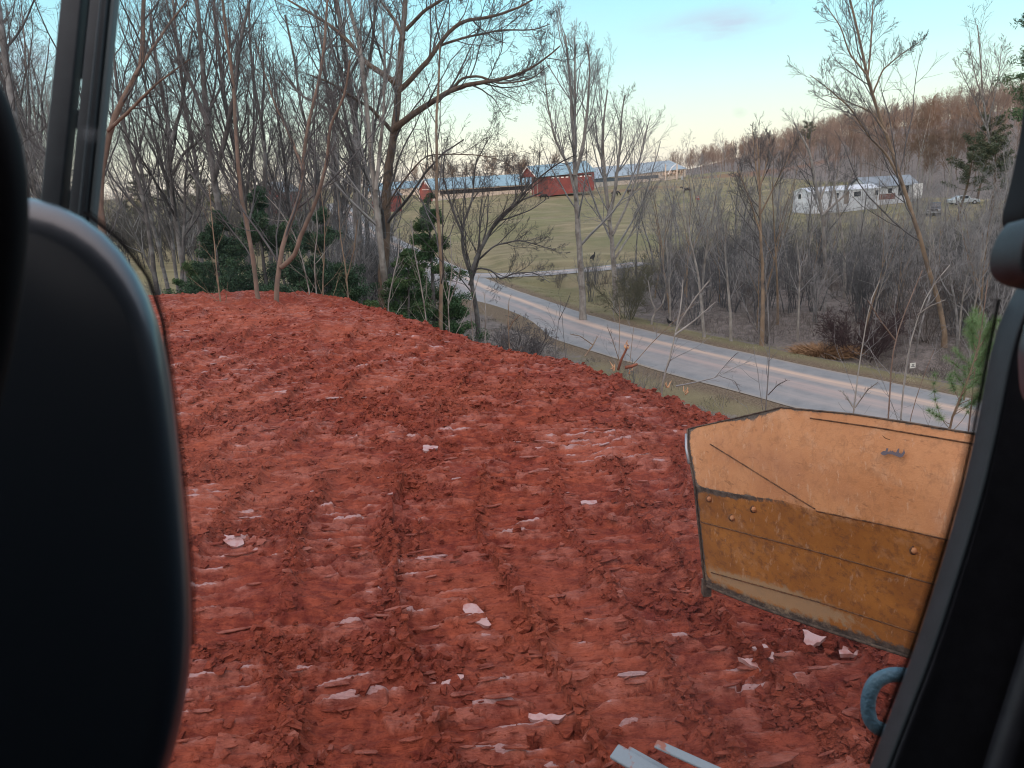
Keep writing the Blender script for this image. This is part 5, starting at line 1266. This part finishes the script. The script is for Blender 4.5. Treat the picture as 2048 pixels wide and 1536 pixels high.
# pines
def pine(seed, h, rw, n=3500, size=0.30, flat_=0.5):
    rg_ = np.random.default_rng(seed)
    p, r = grow(np.zeros((1, 3)), np.array([[0, 0, 1.0]]), np.array([h]), np.array([0.24]), 12, 0.03, 0.04, rg_, tip=0.2)
    P0, D, Ln, R = children(p, r, np.array([h]), 34, 0.35, 1.0, 1.0, 1.45, rw / h, rg_, lpow=0.6); R = np.full_like(R, 0.05)
    bp, br = grow(P0, D, Ln, R, 6, 0.12, 0.05, rg_)
    c = np.concatenate([bp[:, k_] for k_ in (3, 4, 5, 6)]); rad_ = rg_.uniform(0.35, 0.8, len(c))
    return join([tubes(p, r, 6), tubes(bp, br, 3)]), leaf_cloud(c, rad_, n, size, rg_, 0.18, 0.55)
PN = []
for sd, h, rw in ((55, 14, 4.2), (56, 11, 3.6)):
    tr, lv = pine(sd, h, rw, 5200, 0.26); PN.append(finish_tree('pine_tree', tr, lv, (0, 0, 0), BARKO, LEAFF))
for i, (px, y, s, lab) in enumerate([(395, 150, 0.80, 'round dark pine beyond the dense clump of trunks'), (425, 152, 0.72, 'second round dark pine beside the first, beyond the dense clump'), (280, 150, 0.82, 'dark pine behind the elbowed trunk'), (330, 156, 0.75, 'dark pine between the elbowed trunk and the vase tree'), (505, 158, 0.75, 'dark pine behind the thin brown crest trunk'), (240, 150, 0.6, 'small dark pine beside the cab post'),
    (1606, 300, 1.0, 'round-topped pine standing above the hooked snag'), (1590, 310, 0.8, 'pine just west of the round-topped one'), (1515, 400, 0.8, 'flat-crowned pine in the distant row, fullest of them'), (1540, 395, 0.75, 'flat-crowned pine in the distant row next to the fullest'), (1488, 420, 0.65, 'smallest flat-crowned pine at the end of the distant row'), (1565, 370, 0.7, 'flat-crowned pine in the distant row nearest the hooked snag'),
    (1925, 100, 0.75, 'dark pine on the hill slope beside the window latch'), (1990, 95, 0.9, 'dark pine on the hill slope farther up by the window edge'), (1960, 125, 0.95, 'pine on the hill crest below the large bare tree')]):
    x = P(px, 350, y)[0]; put(PN, i % 2, x, y, s, label=lab, group=None)
# pine boughs entering at the top corner: a tall pine close to the road
tr, lv = pine(58, 17, 3.4, 16000, 0.13); pt = finish_tree('pine_tree', tr, lv, (0, 0, 0), BARKO, LEAFH, 'tall green pine whose boughs enter the top corner by the window frame', 'tree', None, (P(2105, 300, 48)[0], 48, Tz(P(2105, 300, 48)[0], 48)))
# ------------------------------------------------------------------ the bulldozer we sit in
dozer = empty('bulldozer', (0, 0, 0)); tag(dozer, 'bulldozer seen from its dark cab, worn orange blade raised over the clay', 'bulldozer')
PLA = mat('black_plastic', (0.020, 0.022, 0.028), 0.5, (0.028, 0.030, 0.038), 60, bump=0.15, bscale=900, spec=0.5)
PLB = mat('black_rubber', (0.006, 0.006, 0.008), 0.7, spec=0.25)
PLG = mat('satin_black_trim', (0.026, 0.042, 0.060), 0.5, spec=0.6, coat=1.0)
PLG.node_tree.nodes['Principled BSDF'].inputs['Coat Roughness'].default_value = 0.22; PLG.node_tree.nodes['Principled BSDF'].inputs['Coat IOR'].default_value = 1.6
def slab_px(name, poly, dist, thick, m, bevel=0.0, parent=dozer, seg=4, flip=False):
    """solid slab: a pixel outline standing at one distance from the seat, extruded away"""
    n = len(poly); ax = norm(PD(1024, 700, 1.0) - CP)
    b = [PD(x, y, dist + thick) for x, y in poly]; f = [p - ax * thick for p in b]
    me = bpy.data.meshes.new(name); me.from_pydata([tuple(v) for v in f + b], [], [tuple(range(n)), tuple(range(2 * n - 1, n - 1, -1))] + [(i, n + i, n + (i + 1) % n, (i + 1) % n) for i in range(n)])
    me.update(); me.materials.append(m); me.polygons.foreach_set('use_smooth', [True] * len(me.polygons))
    o = bpy.data.objects.new(name, me); COL.objects.link(o); o.parent = parent
    if bevel:
        bv = o.modifiers.new('bevel', 'BEVEL'); bv.width = bevel; bv.segments = seg; bv.limit_method = 'ANGLE'; bv.angle_limit = math.radians(40)
    return o
def curve_pts(p, n=60, it=4):
    return [tuple(a) for a in smooth_line(resample(np.array(p, float), n), it)]
# rounded trim panel filling the west side: built as a shell with a wide rolled edge
def rolled_panel(name, edge, closing, d0, roll, m):
    """edge: outline (px) from the top to the bottom; the rim rolls back over 'roll' metres, seen from the seat"""
    e = np.array(curve_pts(edge, 70, 5)); cx, cy = closing
    t = norm(np.gradient(e, axis=0)); nrm = np.stack([-t[:, 1], t[:, 0]], 1)
    if ((np.array([cx, cy]) - e.mean(0)) @ nrm.mean(0)) < 0: nrm = -nrm
    rings = []
    K = 10
    for k in range(K + 1):
        a = k / K * math.pi / 2
        off = roll / d0 * FPX * (1 - math.sin(a))        # inset in px
        back = roll * math.cos(a) if False else roll * (1 - math.cos(a))
        rings.append([PD(*(p + nn * (roll / d0 * FPX * (1 - math.sin(a)))), d0 + roll * (1 - math.cos(a)) * 1.0) for p, nn in zip(e, nrm)])
    rings.append([PD(*p, d0 + roll * 1.0 + 0.03) for p in e])
    # flat face: shrink towards the closing point
    inner = [[PD(*((p + nn * (roll / d0 * FPX)) * (1 - s) + np.array([cx, cy]) * s), d0) for p, nn in zip(e, nrm)] for s in (1.0, 0.5, 0.15)]
    rows = np.array(inner + rings); kk, nn_ = rows.shape[:2]
    i, j = np.meshgrid(np.arange(kk - 1), np.arange(nn_ - 1), indexing='ij')
    q = np.stack([i * nn_ + j, i * nn_ + j + 1, (i + 1) * nn_ + j + 1, (i + 1) * nn_ + j], -1).reshape(-1, 4)
    return mesh_np(name, rows.reshape(-1, 3), q, m, dozer, True)
rolled_panel('trim_panel', [(-900, 470), (-300, 420), (-120, 395), (0, 380), (60, 385), (120, 398), (185, 432), (245, 490), (295, 560), (325, 640), (341, 740), (352, 840), (366, 960), (377, 1080), (385, 1190), (387, 1280), (380, 1380), (362, 1470), (335, 1550), (290, 1680), (150, 1900), (-900, 2100)], (-800, 1200), 0.42, 0.020, PLG)
# dark seal behind the panel
_unused = lambda: slab_px('window_seal', [(140, 392), (190, 412), (255, 470), (312, 548), (340, 640), (352, 740), (364, 840), (378, 960), (388, 1080), (394, 1190), (396, 1290), (388, 1400), (366, 1500), (330, 1600), (100, 1600), (60, 700)], 0.52, 0.02, PLB)
# thick grab bar at the very edge
gb = tubes(np.array([[PD(x, y, 0.33) for x, y in curve_pts([(-120, 60), (-40, 160), (0, 260), (18, 360), (18, 460), (8, 560), (-10, 680), (-60, 900)], 40, 4)]]), np.full((1, 40), 0.0075), 16)
mesh_np('grab_bar', *gb, PLB, dozer, True)
# roof post outside the glass: two flanges, a web with slots, a pale edge strip
def post():
    d = 0.78
    A = [(142, -30), (244, -30)]; B = [(92, 470), (194, 470)]
    def lerp(u, v): a = np.array(A[0]) * (1 - u) + np.array(A[1]) * u; b = np.array(B[0]) * (1 - u) + np.array(B[1]) * u; return a * (1 - v) + b * v
    def bar(nm, u0, u1, dd, th, m, v0=-0.15, v1=1.3):
        return slab_px(nm, [lerp(u0, v0), lerp(u1, v0), lerp(u1, v1), lerp(u0, v1)], dd, th * 0.35, m, 0.002)
    pm = mat('post_paint', (0.014, 0.020, 0.026), 0.5, (0.022, 0.030, 0.036), 40, spec=0.4)
    bar('roof_post', 0.0, 0.40, d, 0.045, pm)
    bar('roof_post', 0.56, 0.90, d, 0.045, pm)
    for v0, v1 in ((-0.15, 0.38), (0.50, 0.58), (0.82, 0.90), (0.99, 1.3)):
        bar('post_web', 0.395, 0.565, d + 0.02, 0.01, pm, v0, v1)
    bar('edge_strip', 0.905, 1.0, d + 0.004, 0.03, mat('grey_strip', (0.10, 0.13, 0.14), 0.5))
    bar('post_rib', 0.60, 0.635, d - 0.004, 0.006, mat('grey_rib', (0.05, 0.065, 0.075), 0.4))
post()
# east pillar with its rib, upper door post and latch
pe0 = [(2052, 560), (2015, 620), (1990, 700), (1973, 790), (1958, 870), (1933, 980), (1902, 1090), (1868, 1200), (1832, 1310), (1790, 1420), (1748, 1530), (1715, 1620)]
pe = [(x - 12, y) for x, y in pe0]
pc = curve_pts(pe, 50, 3)
slab_px('door_pillar', pc + [(1600, 2300), (3300, 2300), (3300, 560)], 0.62, 0.03, PLA, 0.004)
rib = np.array([[PD(x + 52 - 10 * (y / 1500), y, 0.612) for x, y in curve_pts(pe, 50, 3)]]); mesh_np('pillar_rib', *tubes(rib, np.full((1, 50), 0.0022), 8), mat('rib_plastic', (0.018, 0.024, 0.030), 0.5, spec=0.4), dozer, True)
rib = np.array([[PD(x + 210 + 0.06 * (y - 560), y, 0.60) for x, y in curve_pts(pe, 50, 3)]]); mesh_np('pillar_rib', *tubes(rib, np.full((1, 50), 0.012), 10), PLA, dozer, True)
slab_px('door_post', curve_pts([(2052, 150), (2046, 200), (2033, 290), (2016, 370), (1996, 446), (2000, 452)], 24, 1) + [(2052, 575), (3300, 575), (3300, -900), (2300, -900), (2100, -100)], 0.60, 0.03, PLB, 0.004)
lt = slab_px('door_latch', curve_pts([(2010, 447), (1992, 470), (1976, 508), (1974, 540), (1984, 560), (2004, 572), (2060, 585)], 26, 3) + [(2240, 600), (2240, 440)], 0.50, 0.035, PLA, 0.008, seg=5)
lever = slab_px('latch_lever', curve_pts([(2046, 640), (2030, 700), (2034, 780), (2046, 812), (2070, 820)], 20, 3) + [(2120, 820), (2110, 630)], 0.55, 0.02, PLG, 0.005)

# window glass with a dotted ceramic border
def glass():
    gd = 0.66
    c = [(-300, -300), (2350, -300), (2350, 1850), (-300, 1850)]
    nx_, ny_ = 30, 24; vs = []
    for j_ in range(ny_):
        for i_ in range(nx_):
            vs.append(PD(-300 + 2650 * i_ / (nx_ - 1), -300 + 2150 * j_ / (ny_ - 1), gd))
    i, j = np.meshgrid(np.arange(nx_ - 1), np.arange(ny_ - 1)); q = np.stack([j * nx_ + i, j * nx_ + i + 1, (j + 1) * nx_ + i + 1, (j + 1) * nx_ + i], -1).reshape(-1, 4)
    m = bpy.data.materials.new('window_glass'); m.use_nodes = True; t = m.node_tree; t.nodes.clear()
    o_ = t.nodes.new('ShaderNodeOutputMaterial'); mx = t.nodes.new('ShaderNodeMixShader'); tr = t.nodes.new('ShaderNodeBsdfTransparent'); df = t.nodes.new('ShaderNodeBsdfTranslucent'); dd = t.nodes.new('ShaderNodeBsdfDiffuse')
    mm = t.nodes.new('ShaderNodeMixShader'); mm.inputs[0].default_value = 0.5; t.links.new(df.outputs[0], mm.inputs[1]); t.links.new(dd.outputs[0], mm.inputs[2])
    for s_ in (df, dd): s_.inputs['Color'].default_value = (0.75, 0.83, 0.92, 1)
    tr.inputs[0].default_value = (0.97, 0.985, 0.99, 1)
    tcn = t.nodes.new('ShaderNodeTexCoord')
    def nz_(sc_, lo, hi, amt):
        n_ = t.nodes.new('ShaderNodeTexNoise'); n_.inputs['Scale'].default_value = sc_; n_.inputs['Detail'].default_value = 5; t.links.new(tcn.outputs['Object'], n_.inputs[0])
        r_ = t.nodes.new('ShaderNodeMapRange'); r_.inputs[1].default_value = lo; r_.inputs[2].default_value = hi; r_.inputs[4].default_value = amt; t.links.new(n_.outputs[0], r_.inputs[0]); return r_.outputs[0]
    a = nz_(3.0, 0.5, 0.75, 0.05); b = nz_(38, 0.74, 0.80, 0.15)
    ad = t.nodes.new('ShaderNodeMath'); ad.operation = 'ADD'; t.links.new(a, ad.inputs[0]); t.links.new(b, ad.inputs[1])
    ad2 = t.nodes.new('ShaderNodeMath'); ad2.operation = 'ADD'; ad2.use_clamp = True; t.links.new(ad.outputs[0], ad2.inputs[0]); ad2.inputs[1].default_value = 0.006
    t.links.new(ad2.outputs[0], mx.inputs[0]); t.links.new(tr.outputs[0], mx.inputs[1]); t.links.new(mm.outputs[0], mx.inputs[2]); t.links.new(mx.outputs[0], o_.inputs[0])
    g_ = mesh_np('window_glass', vs, q, m, dozer, True)
    # smears left on the glass
    sm_m = bpy.data.materials.new('glass_smear'); sm_m.use_nodes = True; t = sm_m.node_tree; b_ = t.nodes['Principled BSDF']; b_.inputs['Base Color'].default_value = (0.7, 0.78, 0.85, 1); b_.inputs['Roughness'].default_value = 0.9
    tcn = t.nodes.new('ShaderNodeTexCoord'); sp = t.nodes.new('ShaderNodeVectorMath'); sp.operation = 'LENGTH'; t.links.new(tcn.outputs['UV'], sp.inputs[0])
    mr = t.nodes.new('ShaderNodeMapRange'); mr.inputs[1].default_value = 1.0; mr.inputs[2].default_value = 0.15; mr.inputs[4].default_value = 0.30; t.links.new(sp.outputs['Value'], mr.inputs[0])
    n_ = t.nodes.new('ShaderNodeTexNoise'); n_.inputs['Scale'].default_value = 120; t.links.new(tcn.outputs['Object'], n_.inputs[0])
    mu = t.nodes.new('ShaderNodeMath'); mu.operation = 'MULTIPLY'; t.links.new(mr.outputs[0], mu.inputs[0]); t.links.new(n_.outputs[0], mu.inputs[1]); t.links.new(mu.outputs[0], b_.inputs['Alpha'])
    for (x, y, rx, ry) in [(892, 300, 16, 16), (874, 270, 8, 40), (178, 268, 26, 22), (410, 700, 9, 14), (408, 628, 12, 12), (478, 590, 14, 14), (1497, 476, 9, 13), (1880, 395, 10, 34), (1872, 440, 10, 40), (1888, 372, 10, 14), (1221, 742, 14, 12), (640, 702, 26, 14), (850, 430, 16, 34), (2000, 160, 10, 50), (1930, 250, 50, 14), (1480, 225, 18, 12), (1820, 262, 140, 8)]:
        a_ = np.linspace(0, 2 * math.pi, 25)[:-1]
        vv = [PD(x, y, gd - 0.003)] + [PD(x + rx * math.cos(t_), y + ry * math.sin(t_), gd - 0.003) for t_ in a_]
        uv_ = np.array([[0, 0]] + [[math.cos(t_), math.sin(t_)] for t_ in a_])
        f = np.array([[0, 1 + k_, 1 + (k_ + 1) % 24] for k_ in range(24)])
        mesh_np('smear', vv, f, sm_m, g_, True, uv=uv_)
glass()
def frit(edge, w0, out, d, rows_=4):
    """black dots printed on the glass, fading away from the pillar"""
    e = np.array(curve_pts(edge, 120, 4)); L_ = np.concatenate([[0], np.cumsum(np.linalg.norm(np.diff(e, axis=0), axis=1))])
    t = norm(np.gradient(e, axis=0)); nrm = np.stack([t[:, 1], -t[:, 0]], 1) * out
    sp = 5.6; vs, fs = [], []
    a_ = np.arange(8) * math.pi / 4; c_ = 0
    for rr in range(rows_):
        s = (rr % 2) * sp / 2; 
        while s < L_[-1]:
            x = np.interp(s, L_, e[:, 0]); y = np.interp(s, L_, e[:, 1]); nx_, ny_ = np.interp(s, L_, nrm[:, 0]), np.interp(s, L_, nrm[:, 1])
            o_ = (rr - 0.4) * sp * 0.82; R_ = (2.9, 2.5, 2.0, 1.5)[rr] * w0
            if rr == 0: R_ *= 1.1
            c0 = np.array([x + nx_ * o_, y + ny_ * o_])
            vs += [PD(c0[0] + R_ * math.cos(k_), c0[1] + R_ * math.sin(k_), d) for k_ in a_]; fs.append(np.arange(8) + c_); c_ += 8
            s += sp
    o = mesh_np('frit_dots', vs, np.array(fs), PLB, dozer); tag(o, kind='stuff'); return o
frit([(x - 13, y) for x, y in [(2010, 600), (1990, 700), (1973, 790), (1958, 870), (1933, 980), (1902, 1090), (1868, 1200), (1832, 1310), (1790, 1420), (1748, 1530)]], 1.0, -1, 0.655)
frit([(x - 14, y) for x, y in [(185, 425), (255, 480), (312, 555), (340, 640), (354, 740), (366, 840), (380, 960), (390, 1080), (396, 1190), (398, 1290)]], 1.0, 1, 0.655, 3)

# cab shell around the seat, behind and above the camera
def cabshell():
    ro = [(-0.95, -0.9, CZ + 0.62), (1.05, -0.9, CZ + 0.62), (1.05, 0.28, CZ + 0.62), (-0.95, 0.28, CZ + 0.62)]
    v = ro + [(a, b, c + 0.08) for a, b, c in ro]; f = [(3, 2, 1, 0), (4, 5, 6, 7), (0, 1, 5, 4), (1, 2, 6, 5), (2, 3, 7, 6), (3, 0, 4, 7)]
    mesh_py('cab_roof', v, f, PLA, dozer)
    mesh_np('rear_wall', *box((0.05, -0.92, CZ - 0.35), (2.0, 0.06, 1.9)), PLA, dozer)
    mesh_np('side_wall', *box((-0.97, -0.25, CZ - 0.35), (0.05, 1.28, 1.86)), PLA, dozer)
    mesh_np('side_wall', *box((1.07, -0.15, CZ - 0.35), (0.05, 1.5, 1.9)), PLA, dozer)
    mesh_np('cab_floor', *box((0.05, -0.25, CZ - 1.32), (2.0, 1.3, 0.06)), PLB, dozer)
    mesh_np('hull', *box((0.2, -0.9, 1.1), (1.9, 2.2, 1.3)), bpy.data.materials.get('blade_paint') or PLA, dozer)
# ---- blade
def blade_mat():
    r = NT('blade_paint')
    ob = r.tc.outputs['Object']; uv = r.sep(r.tc.outputs['UV'])
    n1 = r.noise(3.5, 7, 0.7); n2 = r.noise(22, 6, 0.7); n3 = r.noise(6, 6, 0.65); n4 = r.noise(120, 3, 0.6)
    upper = r.mix(r.step(n1, 0.35, 0.65), (0.47, 0.195, 0.075), (0.56, 0.26, 0.115))
    lower = r.mix(r.step(n1, 0.32, 0.62), (0.29, 0.105, 0.022), (0.44, 0.175, 0.036))
    low = r.step(r.math('ADD', r.attr('lower'), r.math('MULTIPLY', r.math('SUBTRACT', n2, 0.5), 0.9)), 0.38, 0.62)
    c = r.mix(low, upper, lower)  # sky light above the crease and shade below put into the face colours
    # faded, scraped patches
    c = r.mix(r.math('MULTIPLY', r.step(n3, 0.55, 0.72), 0.40), c, (0.62, 0.40, 0.26))
    # brown stains, wandering scratch lines
    c = r.mix(r.math('MULTIPLY', r.step(n2, 0.50, 0.66), r.math('ADD', 0.30, r.math('MULTIPLY', low, 0.45))), c, (0.17, 0.07, 0.03))
    for sc_, lo, st, vv in ((5.5, 0.010, 0.28, (1, 1, 1)), (9.0, 0.012, 0.22, (1.6, 1, 0.5))):
        nn = r.noise(sc_, 3, 0.5, stretch=vv); d_ = r.math('ABSOLUTE', r.math('SUBTRACT', nn, 0.5)); l_ = r.math('SUBTRACT', 1.0, r.math('DIVIDE', d_, lo), True)
        c = r.mix(r.math('MULTIPLY', r.math('MULTIPLY', l_, st), r.step(n3, 0.40, 0.55)), c, (0.20, 0.085, 0.04))
    sm1 = r.noise(1.7, 4, 0.6, stretch=(1, 1, 1.6)); sm2 = r.noise(14, 4, 0.7, stretch=(3.5, 1, 0.5))
    c = r.mix(r.math('MULTIPLY', r.step(sm1, 0.48, 0.66), 0.45), c, r.mix(low, (0.40, 0.17, 0.09), (0.20, 0.075, 0.025)))
    c = r.mix(r.math('MULTIPLY', r.step(sm2, 0.60, 0.66), 0.35), c, (0.62, 0.42, 0.28))
    c = r.mix(r.math('MULTIPLY', r.step(r.noise(9, 4, 0.7, stretch=(0.4, 1, 4)), 0.62, 0.68), 0.5), c, (0.16, 0.065, 0.03))
    # bare steel and mud along worn rims
    wear = r.step(r.math('ADD', r.attr('wear'), r.math('MULTIPLY', r.math('SUBTRACT', n2, 0.5), 1.1)), 0.45, 0.62)
    c = r.mix(wear, c, r.mix(r.step(n2, 0.4, 0.6), (0.045, 0.035, 0.03), (0.13, 0.10, 0.08)))
    c = r.mix(r.math('MULTIPLY', r.step(r.math('ADD', r.attr('mud'), r.math('MULTIPLY', r.math('SUBTRACT', n2, 0.5), 1.0)), 0.42, 0.65), 0.7), c, (0.42, 0.30, 0.18))
    r.set('Base Color', c); r.set('Roughness', r.math('ADD', 0.42, r.math('MULTIPLY', n3, 0.35))); r.set('Specular IOR Level', 0.4)
    r.bump(r.math('ADD', r.math('MULTIPLY', n3, 1.5), n4), 0.25, 0.006); return r.m
BLM = blade_mat()
def bd(x):  # distance along the blade, receding to the west
    return 1.0 / (1 / 4.1 + (x - 1372) / 443.0 * (1 / 3.0 - 1 / 4.1))
def bp(x, y, dz=0.0): return P(x, y, bd(x) + dz)
def blade():
    xs = np.concatenate([np.linspace(1372, 2100, 90)])
    top = np.interp(xs, [1372, 1470, 1560, 1700, 1820, 1955, 2100], [858, 836, 815, 828, 846, 869, 893])
    crease = np.interp(xs, [1372, 1430, 1500, 1560, 1630, 1700, 1900, 2100], [972, 985, 995, 1002, 1022, 1036, 1080, 1125])
    bot = np.interp(xs, [1372, 1408, 1500, 1650, 1815, 2100], [1168, 1181, 1213, 1260, 1311, 1402])
    left_in = np.interp  # the west edge slants inwards towards the foot
    rows_ = []; low_, wear_, mud_ = [], [], []
    T = np.concatenate([np.linspace(0, 1, 26), 1 + np.linspace(0, 1, 40)[1:]])
    for t in T:
        if t <= 1: y = top + (crease - top) * t; dz = 0.16 * (1 - t) - 0.02 * math.sin(t * math.pi)
        else: y = crease + (bot - crease) * (t - 1); dz = 0.10 * (t - 1)
        # slant of the west edge
        frac = (t / 2); x = xs + (1 - (xs - 1372) / 728) ** 3 * (4 + 34 * max(0, (t - 0.3) / 1.7))
        # upper-west corner is a separate flat facet
        fac = np.clip((1600 - xs) / 230, 0, 1) * (t if t <= 1 else (2 - t)) * 0.0
        pts = [bp(a, b, dz + f_) for a, b, f_ in zip(x, y, fac)]
        rows_.append(pts)
        low_.append(np.full(len(xs), np.clip((t - 0.86) / 0.28, 0, 1)))
        e_l = np.exp(-(xs - 1372) / 7.0) * 0.9; e_t = math.exp(-t / 0.03) * (0.62 + 0.0 * xs) + 0.8 * np.exp(-((xs - 1500) / 45) ** 2) * math.exp(-t / 0.10); e_b = math.exp(-(2 - t) / 0.09) * 1.0
        e_c = 0.62 * np.exp(-((t - 1.02) / 0.05) ** 2) * np.exp(-((xs - 1440) / 120) ** 2) + 0.3 * np.exp(-((t - 1.0) / 0.03) ** 2)
        wear_.append(np.clip(e_l + e_t + e_b + e_c, 0, 1)); mud_.append(np.clip(0.75 * np.exp(-((2 - t - 0.16) / 0.10) ** 2) * np.exp(-((xs - 1540) / 180) ** 2) + 0.3 * np.exp(-((2 - t) / 0.25) ** 2), 0, 1))
    R_ = np.array(rows_); nr, nc_ = R_.shape[:2]
    i, j = np.meshgrid(np.arange(nr - 1), np.arange(nc_ - 1), indexing='ij'); q = np.stack([i * nc_ + j, (i + 1) * nc_ + j, (i + 1) * nc_ + j + 1, i * nc_ + j + 1], -1).reshape(-1, 4)
    o = mesh_np('blade', R_.reshape(-1, 3), q, BLM, dozer, False, attrs={'lower': np.array(low_).ravel(), 'wear': np.array(wear_).ravel(), 'mud': np.array(mud_).ravel()})
    so_ = o.modifiers.new('solid', 'SOLIDIFY'); so_.thickness = 0.022; so_.offset = -1
    so2 = R_
    RUST = mat('rusty_rim', (0.05, 0.035, 0.028), 0.75, (0.14, 0.10, 0.075), 25, bump=0.4, bscale=80)
    def edge_bar(nm, line, r_, m): mesh_np(nm, *capped(np.array(line), r_, 6), m, o, True)
    edge_bar('top_rim', [p + (0, -0.003, 0.002) for p in so2[0]], 0.0045, RUST)
    edge_bar('end_plate', [p + (-0.004, -0.004, 0) for p in so2[:, 0]], 0.006, RUST)
    edge_bar('cutting_edge', [p + (0, 0.0, -0.006) for p in so2[-1]], 0.009, RUST)
    # weld seams
    def sdz(x, y):
        a_, b_, c_ = (np.interp(x, [1372, 1470, 1560, 1700, 1820, 1955, 2100], [858, 836, 815, 828, 846, 869, 893]), np.interp(x, [1372, 1430, 1500, 1560, 1630, 1700, 1900, 2100], [972, 985, 995, 1002, 1022, 1036, 1080, 1125]), np.interp(x, [1372, 1408, 1500, 1650, 1815, 2100], [1168, 1181, 1213, 1260, 1311, 1402]))
        if y < b_: t_ = (y - a_) / (b_ - a_); return 0.16 * (1 - t_) - 0.02 * math.sin(max(t_, 0) * math.pi)
        return 0.10 * (y - b_) / (c_ - b_)
    def seam(nm, p, dz): mesh_np(nm, *capped([bp(x, y, sdz(x, y) - 0.003) for x, y in resample(np.array(p, float), 40)], 0.0036, 5), mat_seam, o, True)
    seam('weld_seam', [(1402, 1044), (1620, 1100), (1880, 1172)], (0.036, 0.040)); seam('weld_seam', [(1422, 1145), (1640, 1205), (1860, 1275), (1990, 1318)], (0.084, 0.078))
    seam('weld_seam', [(1632, 1022), (1760, 1048), (1905, 1082), (2050, 1117)], (-0.006, -0.006))
    seam('weld_seam', [(1420, 888), (1480, 925), (1560, 975), (1630, 1018)], (0.118, 0.002))
    seam('weld_seam', [(1620, 836), (1760, 856), (1950, 888)], (0.135, 0.132))
    for (x, y, t) in [(1418, 997, 0.005), (1464, 1035, 0.03), (1507, 1018, 0.012), (1827, 1100, 0.02)]:
        c_ = bp(x, y, sdz(x, y) - 0.002); ax = np.array([0.15, -1, 0.1]); ax /= np.linalg.norm(ax)
        b_ = mesh_np('bolt', *capped([c_, c_ + ax * 0.012], 0.016, 6), BLM, o, True); mesh_np('washer', *capped([c_, c_ + ax * 0.004], 0.022, 14), mat_seam, b_, True)
    # steel wear strip on the west end and foot
    mesh_np('wear_strip', *capped([so2[2, 0] + (-0.012, -0.006, 0), so2[8, 0] + (-0.013, -0.006, 0), so2[15, 0] + (-0.012, -0.006, 0)], 0.009, 8), mat('scuffed_steel', (0.35, 0.38, 0.42), 0.35, metal=0.6), o, True)
    fpt = so2[-1, 0]; mesh_np('foot', *box(fpt + (0.012, 0.01, -0.03), (0.05, 0.05, 0.10)), RUST, o)
    # chipped paint marks high on the back of the blade
    ch = [(1761, 906), (1766, 902), (1771, 902), (1773, 896), (1777, 897), (1775, 903), (1779, 903), (1780, 900), (1782, 903), (1785, 901), (1788, 904), (1792, 905), (1796, 897), (1799, 897), (1798, 905), (1802, 908), (1806, 904), (1808, 897), (1810, 906), (1806, 913), (1800, 915), (1792, 912), (1785, 909), (1776, 908), (1768, 911), (1763, 909)]
    def tt(x, y): tp = np.interp(x, [1700, 1820, 1955], [828, 846, 869]); cr_ = np.interp(x, [1700, 1900], [1036, 1080]); return 0.16 * (1 - (y - tp) / (cr_ - tp)) - 0.02
    vs = [bp(x, y, tt(x, y) - 0.016) for x, y in ch]; me_ = mesh_py('paint_chip', vs, [tuple(range(len(vs)))], mat('primer', (0.13, 0.11, 0.13), 0.6), o)
    vs = [bp(x, y, tt(x, y) - 0.016) for x, y in [(1762, 869), (1772, 876), (1781, 879), (1779, 880), (1770, 877)]]; mesh_py('scratch', vs, [tuple(range(5))], mat('rust_line', (0.12, 0.05, 0.02), 0.8), o)
    # push arm carrying the blade, running back under the cab behind the pillar
    a = bp(2000, 1180, 0.12); mesh_np('push_arm', *capped([a, (a[0] + 0.5, a[1] - 0.6, a[2] - 0.4), (2.2, 0.6, 0.6), (1.7, -1.5, 0.6)], 0.11, 8), BLM, dozer)
mat_seam = mat('weld_metal', (0.07, 0.035, 0.02), 0.8, (0.20, 0.09, 0.04), 40)
blade(); cabshell()
# ---- blue-grey grab handle low by the pillar, step plates at the bottom
BLUE = mat('blue_grey_paint', (0.055, 0.12, 0.17), 0.45, (0.08, 0.16, 0.21), 30, bump=0.3, bscale=120)
hp = curve_pts([(1900, 1372), (1860, 1363), (1815, 1350), (1780, 1348), (1750, 1362), (1737, 1390), (1735, 1420), (1742, 1448), (1765, 1462), (1800, 1468), (1850, 1478)], 40, 2)
mesh_np('grab_handle', *capped([PD(x, y, 1.25) for x, y in hp], 0.0118, 12), BLUE, dozer, True)
PALE = mat('pale_grey_paint', (0.20, 0.245, 0.28), 0.5, (0.26, 0.10, 0.07), 11, bump=0.2, bscale=60, lo=0.56, hi=0.62)
def plate(top, wid, dist, nm, thick=0.03):
    """step plate: a long pale bar running down and away to the east"""
    a, b = top; A = PD(*a, dist); B = PD(*b, dist * 0.93); d = norm(B - A); l = np.linalg.norm(B - A)
    up = norm(CP - A) * 0.6 + np.array([0, 0, 0.8]); up = norm(up - (up @ d) * d); sd = np.cross(d, up)
    v, q = box((A + B) / 2, (l, wid, thick), [list(d), list(sd), list(up)])
    o = mesh_np(nm, v, q, PALE, dozer); bv = o.modifiers.new('bevel', 'BEVEL'); bv.width = 0.008; bv.segments = 3; return o
plate(((1228, 1502), (1372, 1585)), 0.075, 3.3, 'step_plate', 0.02)
plate(((1256, 1498), (1420, 1590)), 0.03, 3.3, 'step_plate', 0.012)
plate(((1311, 1487), (1500, 1572)), 0.04, 3.2, 'step_plate', 0.014)
